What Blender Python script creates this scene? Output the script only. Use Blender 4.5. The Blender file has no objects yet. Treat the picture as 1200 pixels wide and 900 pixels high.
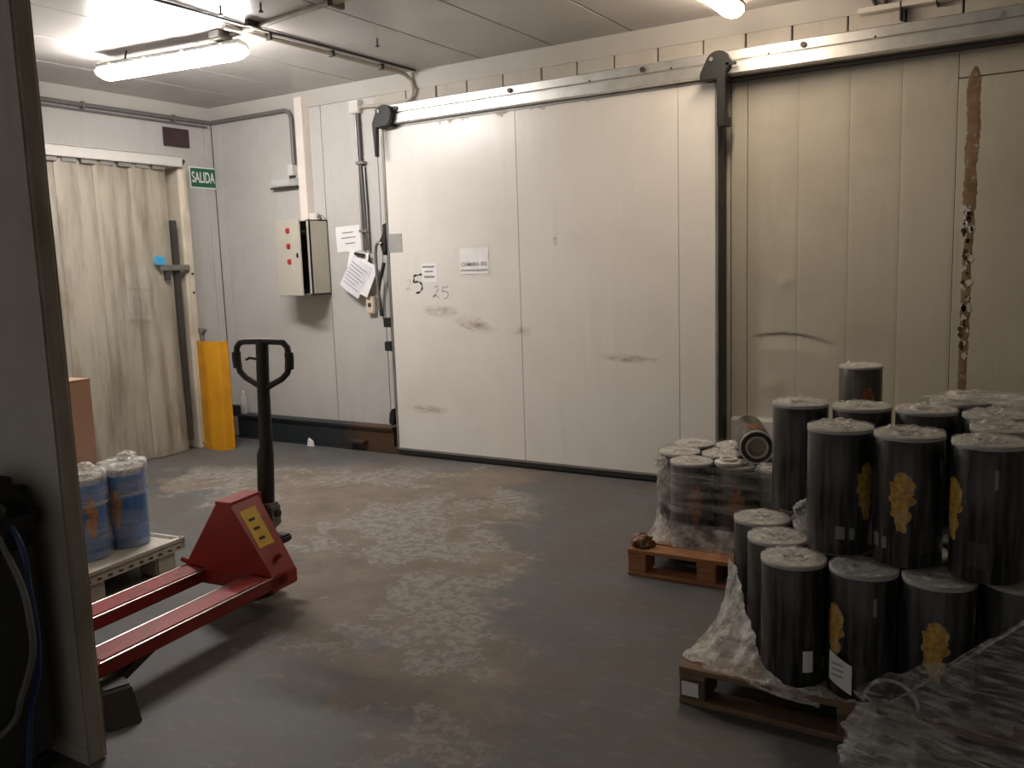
import bpy, bmesh, math, random
from mathutils import Vector, Matrix, noise

scene = bpy.context.scene
COL = scene.collection
R_ = math.radians
random.seed(7)

# ------------------------------------------------------------------ camera
CAM_H = 1.6
def cam_axes(yaw, pitch, roll):
    f = Vector((-math.sin(yaw)*math.cos(pitch), math.cos(yaw)*math.cos(pitch), -math.sin(pitch)))
    r = Vector((math.cos(yaw), math.sin(yaw), 0)); d = f.cross(r)
    c, s = math.cos(roll), math.sin(roll)
    return c*r + s*d, -s*r + c*d, f
cr, cd, cf = cam_axes(R_(31.887), R_(7.715), R_(1.914))
cam_data = bpy.data.cameras.new('camera')
cam_data.sensor_width = 36.0
cam_data.lens = 36.0*1025/1200
cam_data.clip_start = 0.05
cam = bpy.data.objects.new('camera', cam_data)
COL.objects.link(cam)
cam.matrix_world = Matrix(((cr.x, -cd.x, -cf.x, 0), (cr.y, -cd.y, -cf.y, 0), (cr.z, -cd.z, -cf.z, CAM_H), (0, 0, 0, 1)))
scene.camera = cam

# ------------------------------------------------------------------ world, exposure
world = bpy.data.worlds.new('world'); scene.world = world
world.use_nodes = True
world.node_tree.nodes['Background'].inputs[0].default_value = (0.9, 0.85, 0.8, 1)
world.node_tree.nodes['Background'].inputs[1].default_value = 0.085
vs = scene.view_settings
vs.view_transform = 'Standard'; vs.look = 'None'; vs.gamma = 1.0; vs.use_curve_mapping = False
vs.exposure = 1.65
LAMP_LEFT = 40.0      # emission of the two luminaires
LAMP_RIGHT = 11.5

# ------------------------------------------------------------------ room numbers (metres)
DW = 5.95      # back wall plane
DF = 5.82      # front of the sliding door
XL = -7.05     # left wall plane
ZC = 3.18      # ceiling
XR, YF = 2.2, -2.6

# ------------------------------------------------------------------ helpers
def tag(o, label=None, cat=None, group=None, kind=None):
    if label: o['label'] = label
    if cat: o['category'] = cat
    if group: o['group'] = group
    if kind: o['kind'] = kind
    return o
def thing(name, label, cat, loc=(0, 0, 0), rz=0.0, group=None, rx=0.0, ry=0.0):
    o = bpy.data.objects.new(name, None); COL.objects.link(o)
    o.location = loc; o.rotation_euler = (rx, ry, rz); o.empty_display_size = 0.1
    return tag(o, label, cat, group)
def struct(name, label=None, cat=None):
    o = bpy.data.objects.new(name, None); COL.objects.link(o); o.empty_display_size = 0.1
    return tag(o, label, cat, None, 'structure')

class MB:
    """collects shapes; build() links them as one mesh object"""
    def __init__(s): s.v = []; s.f = []
    def add(s, vs, fs):
        b = len(s.v); s.v += [tuple(p) for p in vs]; s.f += [tuple(i+b for i in f) for f in fs]; return s
    def box(s, x0, x1, y0, y1, z0, z1, m=None):
        p = [Vector(q) for q in ((x0,y0,z0),(x1,y0,z0),(x1,y1,z0),(x0,y1,z0),(x0,y0,z1),(x1,y0,z1),(x1,y1,z1),(x0,y1,z1))]
        if m is not None: p = [m @ q for q in p]
        return s.add(p, [(3,2,1,0),(4,5,6,7),(0,1,5,4),(1,2,6,5),(2,3,7,6),(3,0,4,7)])
    def cyl(s, a, b, r, n=16, r2=None, cap=True):
        a = Vector(a); b = Vector(b); d = (b-a).normalized()
        u = d.orthogonal().normalized(); w = d.cross(u); r2 = r if r2 is None else r2
        vs = []
        for c, rr in ((a, r), (b, r2)):
            for i in range(n):
                t = 2*math.pi*i/n; vs.append(c + (u*math.cos(t)+w*math.sin(t))*rr)
        fs = [(i, (i+1) % n, n+(i+1) % n, n+i) for i in range(n)]
        if cap: fs += [tuple(range(n-1, -1, -1)), tuple(range(n, 2*n))]
        return s.add(vs, fs)
    def tube(s, path, r, n=10, cap=True):
        path = [Vector(p) for p in path]; vs = []; fs = []; u = None
        for i, p in enumerate(path):
            d = (path[min(i+1, len(path)-1)] - path[max(i-1, 0)]).normalized()
            if u is None: u = d.orthogonal().normalized()
            u = (u - d*u.dot(d)).normalized(); w = d.cross(u)
            rr = r[i] if isinstance(r, (list, tuple)) else r
            for k in range(n):
                t = 2*math.pi*k/n; vs.append(p + (u*math.cos(t)+w*math.sin(t))*rr)
        for i in range(len(path)-1):
            for k in range(n):
                fs.append((i*n+k, i*n+(k+1) % n, (i+1)*n+(k+1) % n, (i+1)*n+k))
        if cap:
            fs += [tuple(range(n-1, -1, -1)), tuple(range((len(path)-1)*n, len(path)*n))]
        return s.add(vs, fs)
    def lathe(s, prof, n=32, c=(0, 0, 0)):
        vs = []; fs = []; m = len(prof)
        for i in range(n):
            t = 2*math.pi*i/n
            for r, z in prof: vs.append((c[0]+r*math.cos(t), c[1]+r*math.sin(t), c[2]+z))
        for i in range(n):
            j = (i+1) % n
            for k in range(m-1): fs.append((i*m+k, j*m+k, j*m+k+1, i*m+k+1))
        return s.add(vs, fs)
    def prism(s, poly, ax, a, b):
        """poly: 2D points; ax: axis of extrusion"""
        def P(p, t):
            return {'x': (t, p[0], p[1]), 'y': (p[0], t, p[1]), 'z': (p[0], p[1], t)}[ax]
        n = len(poly); vs = [P(p, a) for p in poly] + [P(p, b) for p in poly]
        fs = [(i, (i+1) % n, n+(i+1) % n, n+i) for i in range(n)] + [tuple(range(n-1, -1, -1)), tuple(range(n, 2*n))]
        return s.add(vs, fs)
    def grid(s, fn, nu, nv, closed=False):
        vs = []; fs = []
        for i in range(nu+1 if not closed else nu):
            for j in range(nv+1): vs.append(fn(i/nu, j/nv))
        m = nv+1
        for i in range(nu):
            k = (i+1) % nu if closed else i+1
            for j in range(nv): fs.append((i*m+j, k*m+j, k*m+j+1, i*m+j+1))
        return s.add(vs, fs)
    def mesh(s, name, mat, bevel=0.0, smooth=False, seg=2):
        me = bpy.data.meshes.new(name); me.from_pydata(s.v, [], s.f)
        bm = bmesh.new(); bm.from_mesh(me)
        bmesh.ops.recalc_face_normals(bm, faces=bm.faces)
        if bevel:
            es = [e for e in bm.edges if len(e.link_faces) == 2 and e.calc_face_angle(0) > 0.35]
            bmesh.ops.bevel(bm, geom=es, offset=bevel, segments=seg, affect='EDGES', clamp_overlap=True)
        bm.to_mesh(me); bm.free()
        if smooth:
            me.polygons.foreach_set('use_smooth', [True]*len(me.polygons))
            if smooth != 'all':
                try: me.set_sharp_from_angle(angle=R_(38))
                except Exception: pass
        if mat: me.materials.append(mat)
        return me
    def build(s, name, mat, parent=None, bevel=0.0, smooth=False, seg=2):
        return obj(name, s.mesh(name, mat, bevel, smooth, seg), parent)
def obj(name, me, parent=None):
    o = bpy.data.objects.new(name, me); COL.objects.link(o)
    if parent: o.parent = parent
    return o
def arc(c, r, a0, a1, n, ax='xz'):
    out = []
    for i in range(n+1):
        t = R_(a0+(a1-a0)*i/n); p = r*math.cos(t); q = r*math.sin(t)
        out.append({'xz': (c[0]+p, c[1], c[2]+q), 'yz': (c[0], c[1]+p, c[2]+q), 'xy': (c[0]+p, c[1]+q, c[2])}[ax])
    return out
def text_mesh(body, size, mat, name, m, extrude=0.0006, bold=0.0):
    cu = bpy.data.curves.new(name, 'FONT'); cu.body = body; cu.size = size; cu.extrude = extrude
    cu.align_x = 'CENTER'; cu.align_y = 'CENTER'; cu.offset = bold
    tmp = bpy.data.objects.new(name, cu); COL.objects.link(tmp)
    dg = bpy.context.evaluated_depsgraph_get()
    me = bpy.data.meshes.new_from_object(tmp.evaluated_get(dg))
    bpy.data.objects.remove(tmp); me.transform(m)
    me.materials.clear(); me.materials.append(mat)
    return me
TEXT_BACK = Matrix(((1, 0, 0, 0), (0, 0, -1, 0), (0, 1, 0, 0), (0, 0, 0, 1)))     # text read on a wall facing -y
TEXT_LEFT = Matrix(((0, 0, 1, 0), (1, 0, 0, 0), (0, 1, 0, 0), (0, 0, 0, 1)))      # text read on a wall facing +x

# ------------------------------------------------------------------ materials
class NT:
    def __init__(s, name):
        s.m = bpy.data.materials.new(name); s.m.use_nodes = True
        s.t = s.m.node_tree; s.b = s.t.nodes['Principled BSDF']
        s.tc = s.n('ShaderNodeTexCoord')
    def n(s, k, **kw):
        x = s.t.nodes.new(k)
        for a, b in kw.items(): setattr(x, a, b)
        return x
    def l(s, a, b): s.t.links.new(a, b)
    def noise(s, scale, detail=4, rough=0.6, stretch=None, loc=None):
        n = s.n('ShaderNodeTexNoise'); n.inputs['Scale'].default_value = scale
        n.inputs['Detail'].default_value = detail; n.inputs['Roughness'].default_value = rough
        if stretch or loc:
            mp = s.n('ShaderNodeMapping'); mp.inputs['Scale'].default_value = stretch or (1, 1, 1)
            if loc: mp.inputs['Location'].default_value = loc
            s.l(s.tc.outputs['Object'], mp.inputs[0]); s.l(mp.outputs[0], n.inputs['Vector'])
        else: s.l(s.tc.outputs['Object'], n.inputs['Vector'])
        return n.outputs['Fac']
    def ramp(s, fac, a, b, va=0.0, vb=1.0):
        r = s.n('ShaderNodeMapRange'); r.inputs[1].default_value = a; r.inputs[2].default_value = b
        r.inputs[3].default_value = va; r.inputs[4].default_value = vb; r.clamp = True
        s.l(fac, r.inputs[0]); return r.outputs[0]
    def mix(s, fac, c1, c2):
        x = s.n('ShaderNodeMix', data_type='RGBA')
        for sock, c in ((x.inputs[0], fac), (x.inputs[6], c1), (x.inputs[7], c2)):
            if isinstance(c, (int, float)): sock.default_value = c
            elif isinstance(c, tuple): sock.default_value = (*c, 1)
            else: s.l(c, sock)
        return x.outputs[2]
    def math(s, op, a, b=0.0):
        x = s.n('ShaderNodeMath', operation=op)
        for i, c in enumerate((a, b)):
            if isinstance(c, (int, float)): x.inputs[i].default_value = c
            else: s.l(c, x.inputs[i])
        return x.outputs[0]
    def col(s, c):
        if isinstance(c, tuple): s.b.inputs['Base Color'].default_value = (*c, 1)
        else: s.l(c, s.b.inputs['Base Color'])
    def set(s, **kw):
        for k, v in kw.items():
            i = s.b.inputs[k.replace('_', ' ')]
            if isinstance(v, (int, float, tuple)): i.default_value = v
            else: s.l(v, i)
    def bump(s, h, strength=0.3, dist=0.01):
        b = s.n('ShaderNodeBump'); b.inputs['Strength'].default_value = strength; b.inputs['Distance'].default_value = dist
        s.l(h, b.inputs['Height']); s.l(b.outputs[0], s.b.inputs['Normal'])

def plain(name, c, rough=0.5, metal=0.0, var=0.12, scale=6.0, **kw):
    k = NT(name); f = k.noise(scale, 4)
    c2 = tuple(x*(1-2.2*var) for x in c)
    k.col(k.mix(k.ramp(f, 0.35, 0.75), c, c2)); k.set(Roughness=rough, Metallic=metal, **kw)
    return k.m
def painted_panel(name, c, grime, amount=0.5, rough=0.45, streak=True):
    k = NT(name)
    a = k.ramp(k.noise(1.3, 6, 0.65), 0.45, 0.8, 0, amount)
    b = k.ramp(k.noise(3.0, 5, 0.7, (3, 3, 0.35)), 0.5, 0.85, 0, amount*0.8) if streak else a
    d = k.ramp(k.noise(38, 3, 0.5), 0.68, 0.78, 0, amount*0.7)
    e = k.math('MAXIMUM', k.math('MAXIMUM', a, b), d)
    k.col(k.mix(e, c, grime)); k.set(Roughness=k.ramp(e, 0, 1, rough, rough+0.25))
    k.bump(k.noise(2.2, 2), 0.06, 0.05)
    return k.m
def film(name, c=(0.86, 0.84, 0.8), lo=0.10, hi=0.6, stretch=(1, 1, 6), scale=5, rough=0.22):
    """clear plastic film: thin, partly see-through, whiter where it is crumpled"""
    k = NT(name)
    f = k.noise(scale, 5, 0.65, stretch)
    a = k.ramp(f, 0.42, 0.72, lo, hi)
    k.col(c); k.set(Roughness=rough, Alpha=a)
    k.b.inputs['IOR'].default_value = 1.5
    k.bump(k.noise(scale*2.2, 4, 0.6, stretch), 0.6, 0.02)
    return k.m

M = {}
M['panel_left'] = painted_panel('painted panel cool', (0.53, 0.518, 0.50), (0.33, 0.31, 0.28), 0.5)
M['panel_right'] = painted_panel('painted panel yellowed', (0.50, 0.47, 0.395), (0.32, 0.28, 0.21), 0.6)
M['door_white'] = painted_panel('door sheet white', (0.74, 0.715, 0.68), (0.52, 0.47, 0.41), 0.36, 0.30)
M['ceiling'] = painted_panel('ceiling panel', (0.51, 0.49, 0.47), (0.33, 0.31, 0.29), 0.5, 0.33, False)
M['cove'] = painted_panel('cove white', (0.56, 0.54, 0.51), (0.40, 0.37, 0.33), 0.4)
M['block'] = painted_panel('painted block', (0.50, 0.47, 0.42), (0.30, 0.27, 0.22), 0.75, 0.75)
M['partition'] = painted_panel('partition sheet', (0.60, 0.57, 0.49), (0.30, 0.255, 0.19), 0.7, 0.55)
M['partition_end'] = painted_panel('partition end', (0.34, 0.31, 0.26), (0.16, 0.13, 0.095), 0.9, 0.6)
M['alu'] = plain('aluminium', (0.72, 0.71, 0.69), 0.36, 0.85, 0.1, 9)
M['alu_dull'] = plain('dull aluminium', (0.30, 0.29, 0.27), 0.5, 0.5, 0.15, 9)
M['seal'] = plain('black rubber seal', (0.018, 0.017, 0.016), 0.6)
M['dark_gap'] = plain('joint sealant', (0.11, 0.10, 0.09), 0.8)
M['hole_shade'] = plain('corroded hole shade', (0.055, 0.036, 0.026), 0.85)
M['black_metal'] = plain('black painted steel', (0.012, 0.012, 0.0115), 0.55)
M['dark_metal'] = plain('dark steel', (0.06, 0.056, 0.05), 0.5, 0.3)
M['grey_metal'] = plain('grey steel', (0.27, 0.26, 0.25), 0.42, 0.6)
M['conduit'] = plain('grey conduit', (0.17, 0.165, 0.16), 0.45)
M['conduit_dark'] = plain('dark conduit', (0.10, 0.098, 0.095), 0.45)
M['beige_pipe'] = plain('beige conduit', (0.46, 0.42, 0.35), 0.5)
M['white_plastic'] = plain('white plastic', (0.68, 0.66, 0.62), 0.4, 0, 0.05)
M['cream_plastic'] = plain('cream plastic', (0.70, 0.58, 0.48), 0.45, 0, 0.05)
M['duct_white'] = plain('cable duct white', (0.80, 0.735, 0.68), 0.4, 0, 0.05)
M['cabinet'] = plain('cabinet grey beige', (0.52, 0.49, 0.42), 0.4, 0, 0.04)
M['cabinet_side'] = M['cabinet']
M['red_plastic'] = plain('red lens', (0.50, 0.03, 0.035), 0.3)
M['paper'] = plain('paper', (0.84, 0.83, 0.83), 0.7, 0, 0.03)
M['paper_blue'] = plain('printed paper', (0.74, 0.74, 0.80), 0.7, 0, 0.05, 20)
M['ink'] = plain('black ink', (0.03, 0.03, 0.035), 0.7)
M['ink_faint'] = plain('faded ink', (0.30, 0.30, 0.29), 0.7)
M['ink_grey'] = plain('grey print', (0.28, 0.28, 0.30), 0.7)
M['tape_faint'] = plain('erased ink', (0.55, 0.53, 0.50), 0.6)
M['tape_grey'] = plain('grey tape', (0.36, 0.36, 0.35), 0.5, 0, 0.05)
M['sign_green'] = plain('sign green', (0.012, 0.13, 0.065), 0.4, 0, 0.03)
M['sign_white'] = plain('sign white', (0.85, 0.86, 0.83), 0.4, 0, 0.02)
M['maroon'] = plain('dark maroon plate', (0.06, 0.03, 0.035), 0.4)
M['yellow'] = plain('yellow paint', (0.72, 0.33, 0.012), 0.45, 0, 0.12, 5)
M['yellow_label'] = plain('yellow label', (0.70, 0.43, 0.02), 0.5, 0, 0.1, 30)
M['door_beige'] = painted_panel('door behind curtain', (0.52, 0.48, 0.39), (0.30, 0.25, 0.18), 0.7)
M['jamb_beige'] = painted_panel('worn jamb', (0.58, 0.52, 0.42), (0.26, 0.21, 0.15), 0.9)
M['glove_dark'] = plain('black cover cloth', (0.022, 0.022, 0.022), 0.7)
M['machine'] = plain('machine dark green grey', (0.04, 0.044, 0.042), 0.6)
M['hose_blue'] = plain('blue hose', (0.03, 0.05, 0.16), 0.4)
M['hose_grey'] = plain('grey hose', (0.17, 0.17, 0.165), 0.5)
M['core'] = plain('cardboard core', (0.42, 0.36, 0.28), 0.7)
M['core_white'] = plain('pale core', (0.55, 0.54, 0.50), 0.5)
M['end_pad'] = plain('grey end pad', (0.44, 0.43, 0.40), 0.5, 0, 0.08, 12)
M['blue_film'] = plain('blue printed film', (0.010, 0.145, 0.46), 0.3, 0, 0.1)
M['bottle'] = None
M['film'] = film('stretch film')
M['film_roll'] = film('roll wrapper film', lo=0.0, hi=0.14, stretch=(9, 9, 0.8), scale=4, rough=0.15)
M['film_top'] = film('crumpled end film', lo=0.12, hi=0.85, stretch=(1, 1, 1), scale=16, rough=0.2)
M['film_wrap'] = film('pallet wrap', lo=0.04, hi=0.48, stretch=(0.7, 0.7, 9), scale=3.2, rough=0.2)
M['film_skirt'] = film('pallet wrap skirt', lo=0.22, hi=0.85, stretch=(2, 2, 2), scale=7, rough=0.25)
M['film_loose'] = film('loose film', lo=0.10, hi=0.42, stretch=(1.2, 2, 9), scale=4, rough=0.22)

def mat_floor():
    k = NT('painted concrete floor')
    sep = k.n('ShaderNodeSeparateXYZ'); k.l(k.tc.outputs['Object'], sep.inputs[0])
    X, Y = sep.outputs[0], sep.outputs[1]
    nb = k.math('MULTIPLY', k.math('SUBTRACT', k.noise(1.5, 8, 0.68), 0.5), 2.6)
    s1 = k.math('ADD', k.math('ADD', X, k.math('MULTIPLY', Y, 0.55)), nb)
    s2 = k.math('ADD', k.math('ADD', Y, k.math('MULTIPLY', X, 0.6)), nb)
    s3 = k.math('ADD', k.math('SUBTRACT', Y, k.math('MULTIPLY', k.math('ADD', X, 5.3), 0.4)), k.math('MULTIPLY', nb, 0.4))
    w = k.math('MULTIPLY', k.math('MULTIPLY', k.ramp(s1, -0.45, -0.20, 1, 0), k.ramp(s2, 0.90, 1.05, 0, 1)), k.ramp(s3, 4.95, 5.25, 1, 0))
    paint = k.mix(k.ramp(k.noise(2.0, 5), 0.35, 0.7), (0.112, 0.117, 0.117), (0.086, 0.088, 0.087))
    paint = k.mix(k.ramp(k.noise(1.7, 8, 0.72, None, (6, 3, 0)), 0.47, 0.58, 0, 0.75), paint, (0.112, 0.093, 0.077))
    paint = k.mix(k.ramp(k.noise(9, 6, 0.75, (1, 2.2, 1)), 0.55, 0.63, 0, 0.5), paint, (0.18, 0.172, 0.16))
    brown = k.mix(k.ramp(k.noise(3.2, 6, 0.7), 0.35, 0.68), (0.215, 0.178, 0.145), (0.135, 0.108, 0.086))
    scr = k.ramp(k.noise(1.15, 9, 0.72, None, (3.1, 1.7, 0)), 0.500, 0.518)
    grit = k.ramp(k.noise(17, 7, 0.75), 0.46, 0.56)
    light = k.mix(grit, (0.275, 0.262, 0.238), (0.165, 0.148, 0.128))
    worn = k.mix(k.math('MULTIPLY', scr, 0.85), brown, light)
    c = k.mix(w, paint, worn)
    fl = k.ramp(k.noise(21, 4, 0.6, None, (9, 4, 0)), 0.70, 0.74, 0, 0.6)
    c = k.mix(fl, c, (0.24, 0.235, 0.22))
    sp = k.ramp(k.noise(5, 6, 0.75, None, (1, 8, 0)), 0.64, 0.70, 0, 0.45)
    c = k.mix(sp, c, (0.17, 0.16, 0.145))
    dk = k.ramp(k.noise(7, 5, 0.7, None, (5, 2, 0)), 0.62, 0.76, 0, 0.5)
    c = k.mix(dk, c, (0.05, 0.043, 0.037))
    k.col(c)
    k.set(Roughness=k.ramp(w, 0, 1, 0.58, 0.72))
    k.bump(k.math('ADD', k.math('MULTIPLY', scr, 0.5), k.noise(14, 6, 0.7)), 0.18, 0.006)
    return k.m
M['floor'] = mat_floor()

def mat_roll(name, c, c2):
    k = NT(name)
    v = k.ramp(k.noise(14, 3, 0.5, (3, 3, 0.15)), 0.45, 0.7)
    k.col(k.mix(v, c, c2)); k.set(Roughness=0.28)
    return k.m
M['roll_black'] = mat_roll('black printed film', (0.008, 0.008, 0.008), (0.017, 0.016, 0.015))
M['roll_brown'] = mat_roll('dark olive printed film', (0.035, 0.032, 0.025), (0.075, 0.06, 0.045))
def mat_gold(name, a, b, c):
    k = NT(name)
    f = k.noise(55, 3, 0.6); g = k.noise(24, 2)
    x = k.mix(k.ramp(f, 0.4, 0.65), a, b)
    k.col(k.mix(k.ramp(g, 0.55, 0.7), x, c)); k.set(Roughness=0.4)
    return k.m
M['gold'] = mat_gold('gold print', (0.72, 0.44, 0.07), (0.36, 0.19, 0.025), (0.55, 0.42, 0.2))
M['orange_print'] = mat_gold('orange print', (0.48, 0.22, 0.08), (0.22, 0.08, 0.02), (0.36, 0.24, 0.14))
M['rust_print'] = mat_gold('rust red print', (0.34, 0.10, 0.03), (0.15, 0.05, 0.02), (0.30, 0.2, 0.12))
def mat_bars():
    k = NT('barcode print')
    w = k.n('ShaderNodeTexWave', bands_direction='X'); w.inputs['Scale'].default_value = 95; w.inputs['Distortion'].default_value = 0.0
    k.l(k.tc.outputs['Object'], w.inputs['Vector'])
    k.col(k.mix(w.outputs['Fac'], (0.30, 0.29, 0.27), (0.12, 0.115, 0.11))); k.set(Roughness=0.4)
    return k.m
M['bars'] = mat_bars()
def mat_wood(name, a, b, axis=(1, 8, 8)):
    k = NT(name)
    f = k.noise(5, 6, 0.7, axis); g = k.noise(2.3, 3)
    x = k.mix(k.ramp(f, 0.3, 0.7), a, b)
    k.col(k.mix(k.ramp(g, 0.55, 0.75, 0, 0.6), x, tuple(q*0.45 for q in a))); k.set(Roughness=0.75)
    k.bump(f, 0.3, 0.004)
    return k.m
M['wood'] = mat_wood('pallet wood', (0.26, 0.17, 0.10), (0.15, 0.09, 0.055))
M['wood_orange'] = mat_wood('orange pallet wood', (0.46, 0.215, 0.095), (0.28, 0.115, 0.05))
M['wood_block'] = mat_wood('pallet block wood', (0.16, 0.11, 0.075), (0.085, 0.055, 0.035), (6, 6, 1))
def mat_red():
    k = NT('red paint worn')
    f = k.ramp(k.noise(9, 6, 0.7, (4, 1, 4)), 0.56, 0.68, 0, 0.75)
    c = k.mix(k.ramp(k.noise(3, 3), 0.3, 0.7), (0.33, 0.022, 0.020), (0.22, 0.014, 0.014))
    k.col(k.mix(f, c, (0.10, 0.03, 0.022))); k.set(Roughness=k.ramp(f, 0, 1, 0.36, 0.6))
    return k.m
M['red'] = mat_red()
def mat_red_worn():
    k = NT('red fork top scratched')
    f = k.ramp(k.noise(7, 6, 0.75, (5, 0.8, 4)), 0.48, 0.62)
    k.col(k.mix(f, (0.36, 0.04, 0.038), (0.15, 0.055, 0.045))); k.set(Roughness=0.45)
    return k.m
M['red_worn'] = mat_red_worn()
M['bare_edge'] = plain('bare steel edge', (0.50, 0.44, 0.40), 0.32, 0.8, 0.2, 20)
M['carton'] = plain('brown cardboard', (0.52, 0.31, 0.22), 0.75, 0, 0.06, 3)
M['tray'] = painted_panel('dirty white plastic', (0.60, 0.57, 0.51), (0.30, 0.26, 0.20), 0.8, 0.5)
def mat_beam():
    k = NT('dark beam with rust')
    sep = k.n('ShaderNodeSeparateXYZ'); k.l(k.tc.outputs['Object'], sep.inputs[0])
    g = k.math('ADD', k.ramp(sep.outputs[0], 1.0, 1.75, -0.25, 0.42), k.noise(7, 6, 0.7))
    k.col(k.mix(k.ramp(g, 0.55, 0.8), (0.014, 0.022, 0.027), (0.075, 0.040, 0.022))); k.set(Roughness=0.5)
    return k.m
M['beam'] = mat_beam()
def mat_foam():
    k = NT('exposed insulation and rust')
    f = k.noise(9, 6, 0.75); g = k.noise(22, 4, 0.6)
    c = k.mix(k.ramp(f, 0.35, 0.62), (0.16, 0.095, 0.045), (0.25, 0.175, 0.10))
    c = k.mix(k.ramp(g, 0.60, 0.66), c, (0.36, 0.31, 0.23))
    k.col(c); k.set(Roughness=0.9); k.bump(f, 0.6, 0.02)
    return k.m
M['foam'] = mat_foam()
def mat_pvc():
    k = NT('yellowed pvc strip')
    f = k.noise(2.2, 4, 0.6, (2, 2, 0.5))
    d = k.ramp(k.noise(2.3, 6, 0.65, (1, 3.2, 0.45)), 0.46, 0.74)      # brown rubbed-in stains
    k.col(k.mix(d, k.mix(k.ramp(f, 0.4, 0.7), (0.52, 0.475, 0.39), (0.41, 0.37, 0.295)), (0.18, 0.145, 0.095)))
    k.set(Roughness=0.28, Alpha=0.60)
    return k.m
M['pvc'] = mat_pvc()
def mat_clear():
    k = NT('clear plastic'); k.col((0.75, 0.78, 0.78)); k.set(Roughness=0.1, Alpha=0.35); return k.m
M['bottle'] = mat_clear()
def emit(name, c, s):
    k = NT(name); k.col((0.8, 0.8, 0.8))
    k.b.inputs['Emission Color'].default_value = (*c, 1); k.b.inputs['Emission Strength'].default_value = s
    return k.m

# ================================================================== ROOM
MB().add([(XL-0.2, YF, 0), (XR, YF, 0), (XR, DW+0.2, 0), (XL-0.2, DW+0.2, 0), (XL-0.2, YF, -0.1), (XR, YF, -0.1), (XR, DW+0.2, -0.1), (XL-0.2, DW+0.2, -0.1)],
         [(0,1,2,3), (7,6,5,4), (0,4,5,1), (1,5,6,2), (2,6,7,3), (3,7,4,0)])
fl = MB().box(XL-0.2, XR, YF, DW+0.2, -0.1, 0.0).build('floor', M['floor'])
tag(fl, 'dark grey painted concrete floor worn to brown in the middle', 'floor', None, 'structure')

# ceiling: long panels running towards the back wall, with open joints
ce = struct('ceiling', 'grey sheet-metal panel ceiling with dark joints', 'ceiling')
MB().box(XL-0.2, XR, YF, DW+0.2, ZC+0.03, ZC+0.1).build('backing', M['dark_gap'], ce)
x = -4.445 - 0.625*4 - 0.3
seams = []
xs = [XL-0.1] + [-5.695 + 0.625*i for i in range(-1, 13)]
for a, b in zip(xs[:-1], xs[1:]):
    MB().box(a+0.006, min(b, XR)-0.006, YF, DW+0.1, ZC, ZC+0.03).build('ceiling_panel', M['ceiling'], ce, bevel=0.003, seg=1)

# back wall
wb = struct('wall_back', 'white insulated panel wall behind the sliding door', 'wall')
MB().box(XL-0.2, XR, DW+0.03, DW+0.2, 0, ZC+0.05).build('backing', M['dark_gap'], wb)
def wpanel(parent, a, b, z0, z1, m, name='wall_panel'):
    return MB().box(a+0.003, b-0.003, DW, DW+0.03, z0, z1).build(name, m, parent, bevel=0.003, seg=1)
wpanel(wb, XL, -6.93, 0, 3.06, M['panel_left'], 'corner_strip')
wpanel(wb, -6.93, -5.61, 0, 3.06, M['panel_left'])
wpanel(wb, -5.61, -4.98, 0, 3.06, M['panel_left'])
wpanel(wb, -4.98, -4.80, 0, 2.95, M['panel_left'], 'jamb_panel')
wpanel(wb, -4.80, -1.90, 0, 2.95, M['panel_right'], 'opening_infill')
wpanel(wb, -1.90, -1.785, 0.0, 2.95, M['panel_right'], 'jamb_panel')
# right hand sheets: dented one as a grid with a real crease
def dent(x, z):
    d = 0.0
    if -1.80 < x < -1.12:
        t = (x+1.76)/0.56
        if 0 <= t <= 1:
            zc = 1.055 + 0.035*math.sin(math.pi*min(1, t*1.0))*(1 if t < .5 else 1) - 0.05*t*t
            e = z-zc; w = math.sin(math.pi*t)**0.6
            if -0.10 < e < 0.012: d += 0.016*w*(1+e/0.10) if e < 0 else 0.016*w*(1-e/0.012)
    for cx, cz, r, h in ((-1.53, 1.43, .06, -.008), (-1.60, .74, .10, -.01), (-1.28, 1.3, .2, .004), (-1.5, 1.75, .12, -.004)):
        q = ((x-cx)**2+(z-cz)**2)/(r*r); d += h*math.exp(-q*2)
    return d
for a, b in ((-1.785, -1.455), (-1.455, -1.14), (-1.14, -0.84), (-0.84, -0.535)):
    def fn(u, v, a=a, b=b):
        xx = a+0.0006+(b-a-0.0012)*u; zz = 0.45+2.45*v
        edge = 0.0015 if (u in (0, 1)) else 0
        return (xx, DW+edge+dent(xx, zz), zz)
    MB().grid(fn, 20, 245).build('wall_panel', M['panel_right'], wb, smooth=True)
wpanel(wb, -0.535, 0.75, 0.45, 2.60, M['panel_right'])
wpanel(wb, -0.535, 0.75, 2.606, 2.95, M['panel_right'])
wpanel(wb, 0.75, XR, 0.45, 2.95, M['panel_right'])
# painted blocks between rail and cove
bx = [-5.30, -4.99, -4.64, -4.33, -4.03, -3.69, -3.35, -3.05, -2.75, -2.42, -2.09, -1.80, -1.50, -1.16, -0.83, -0.52, -0.20, 0.12, 0.45, 0.78, 1.1, 1.43, 1.76, XR]
for i, (a, b) in enumerate(zip(bx[:-1], bx[1:])):
    if a < -5.0: continue
    y = DW - 0.004 + 0.004*math.sin(i*2.3)
    MB().box(a+0.006, b-0.006, y, DW+0.03, 2.95, 3.075).build('block', M['block'], wb, bevel=0.004, seg=1)
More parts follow.
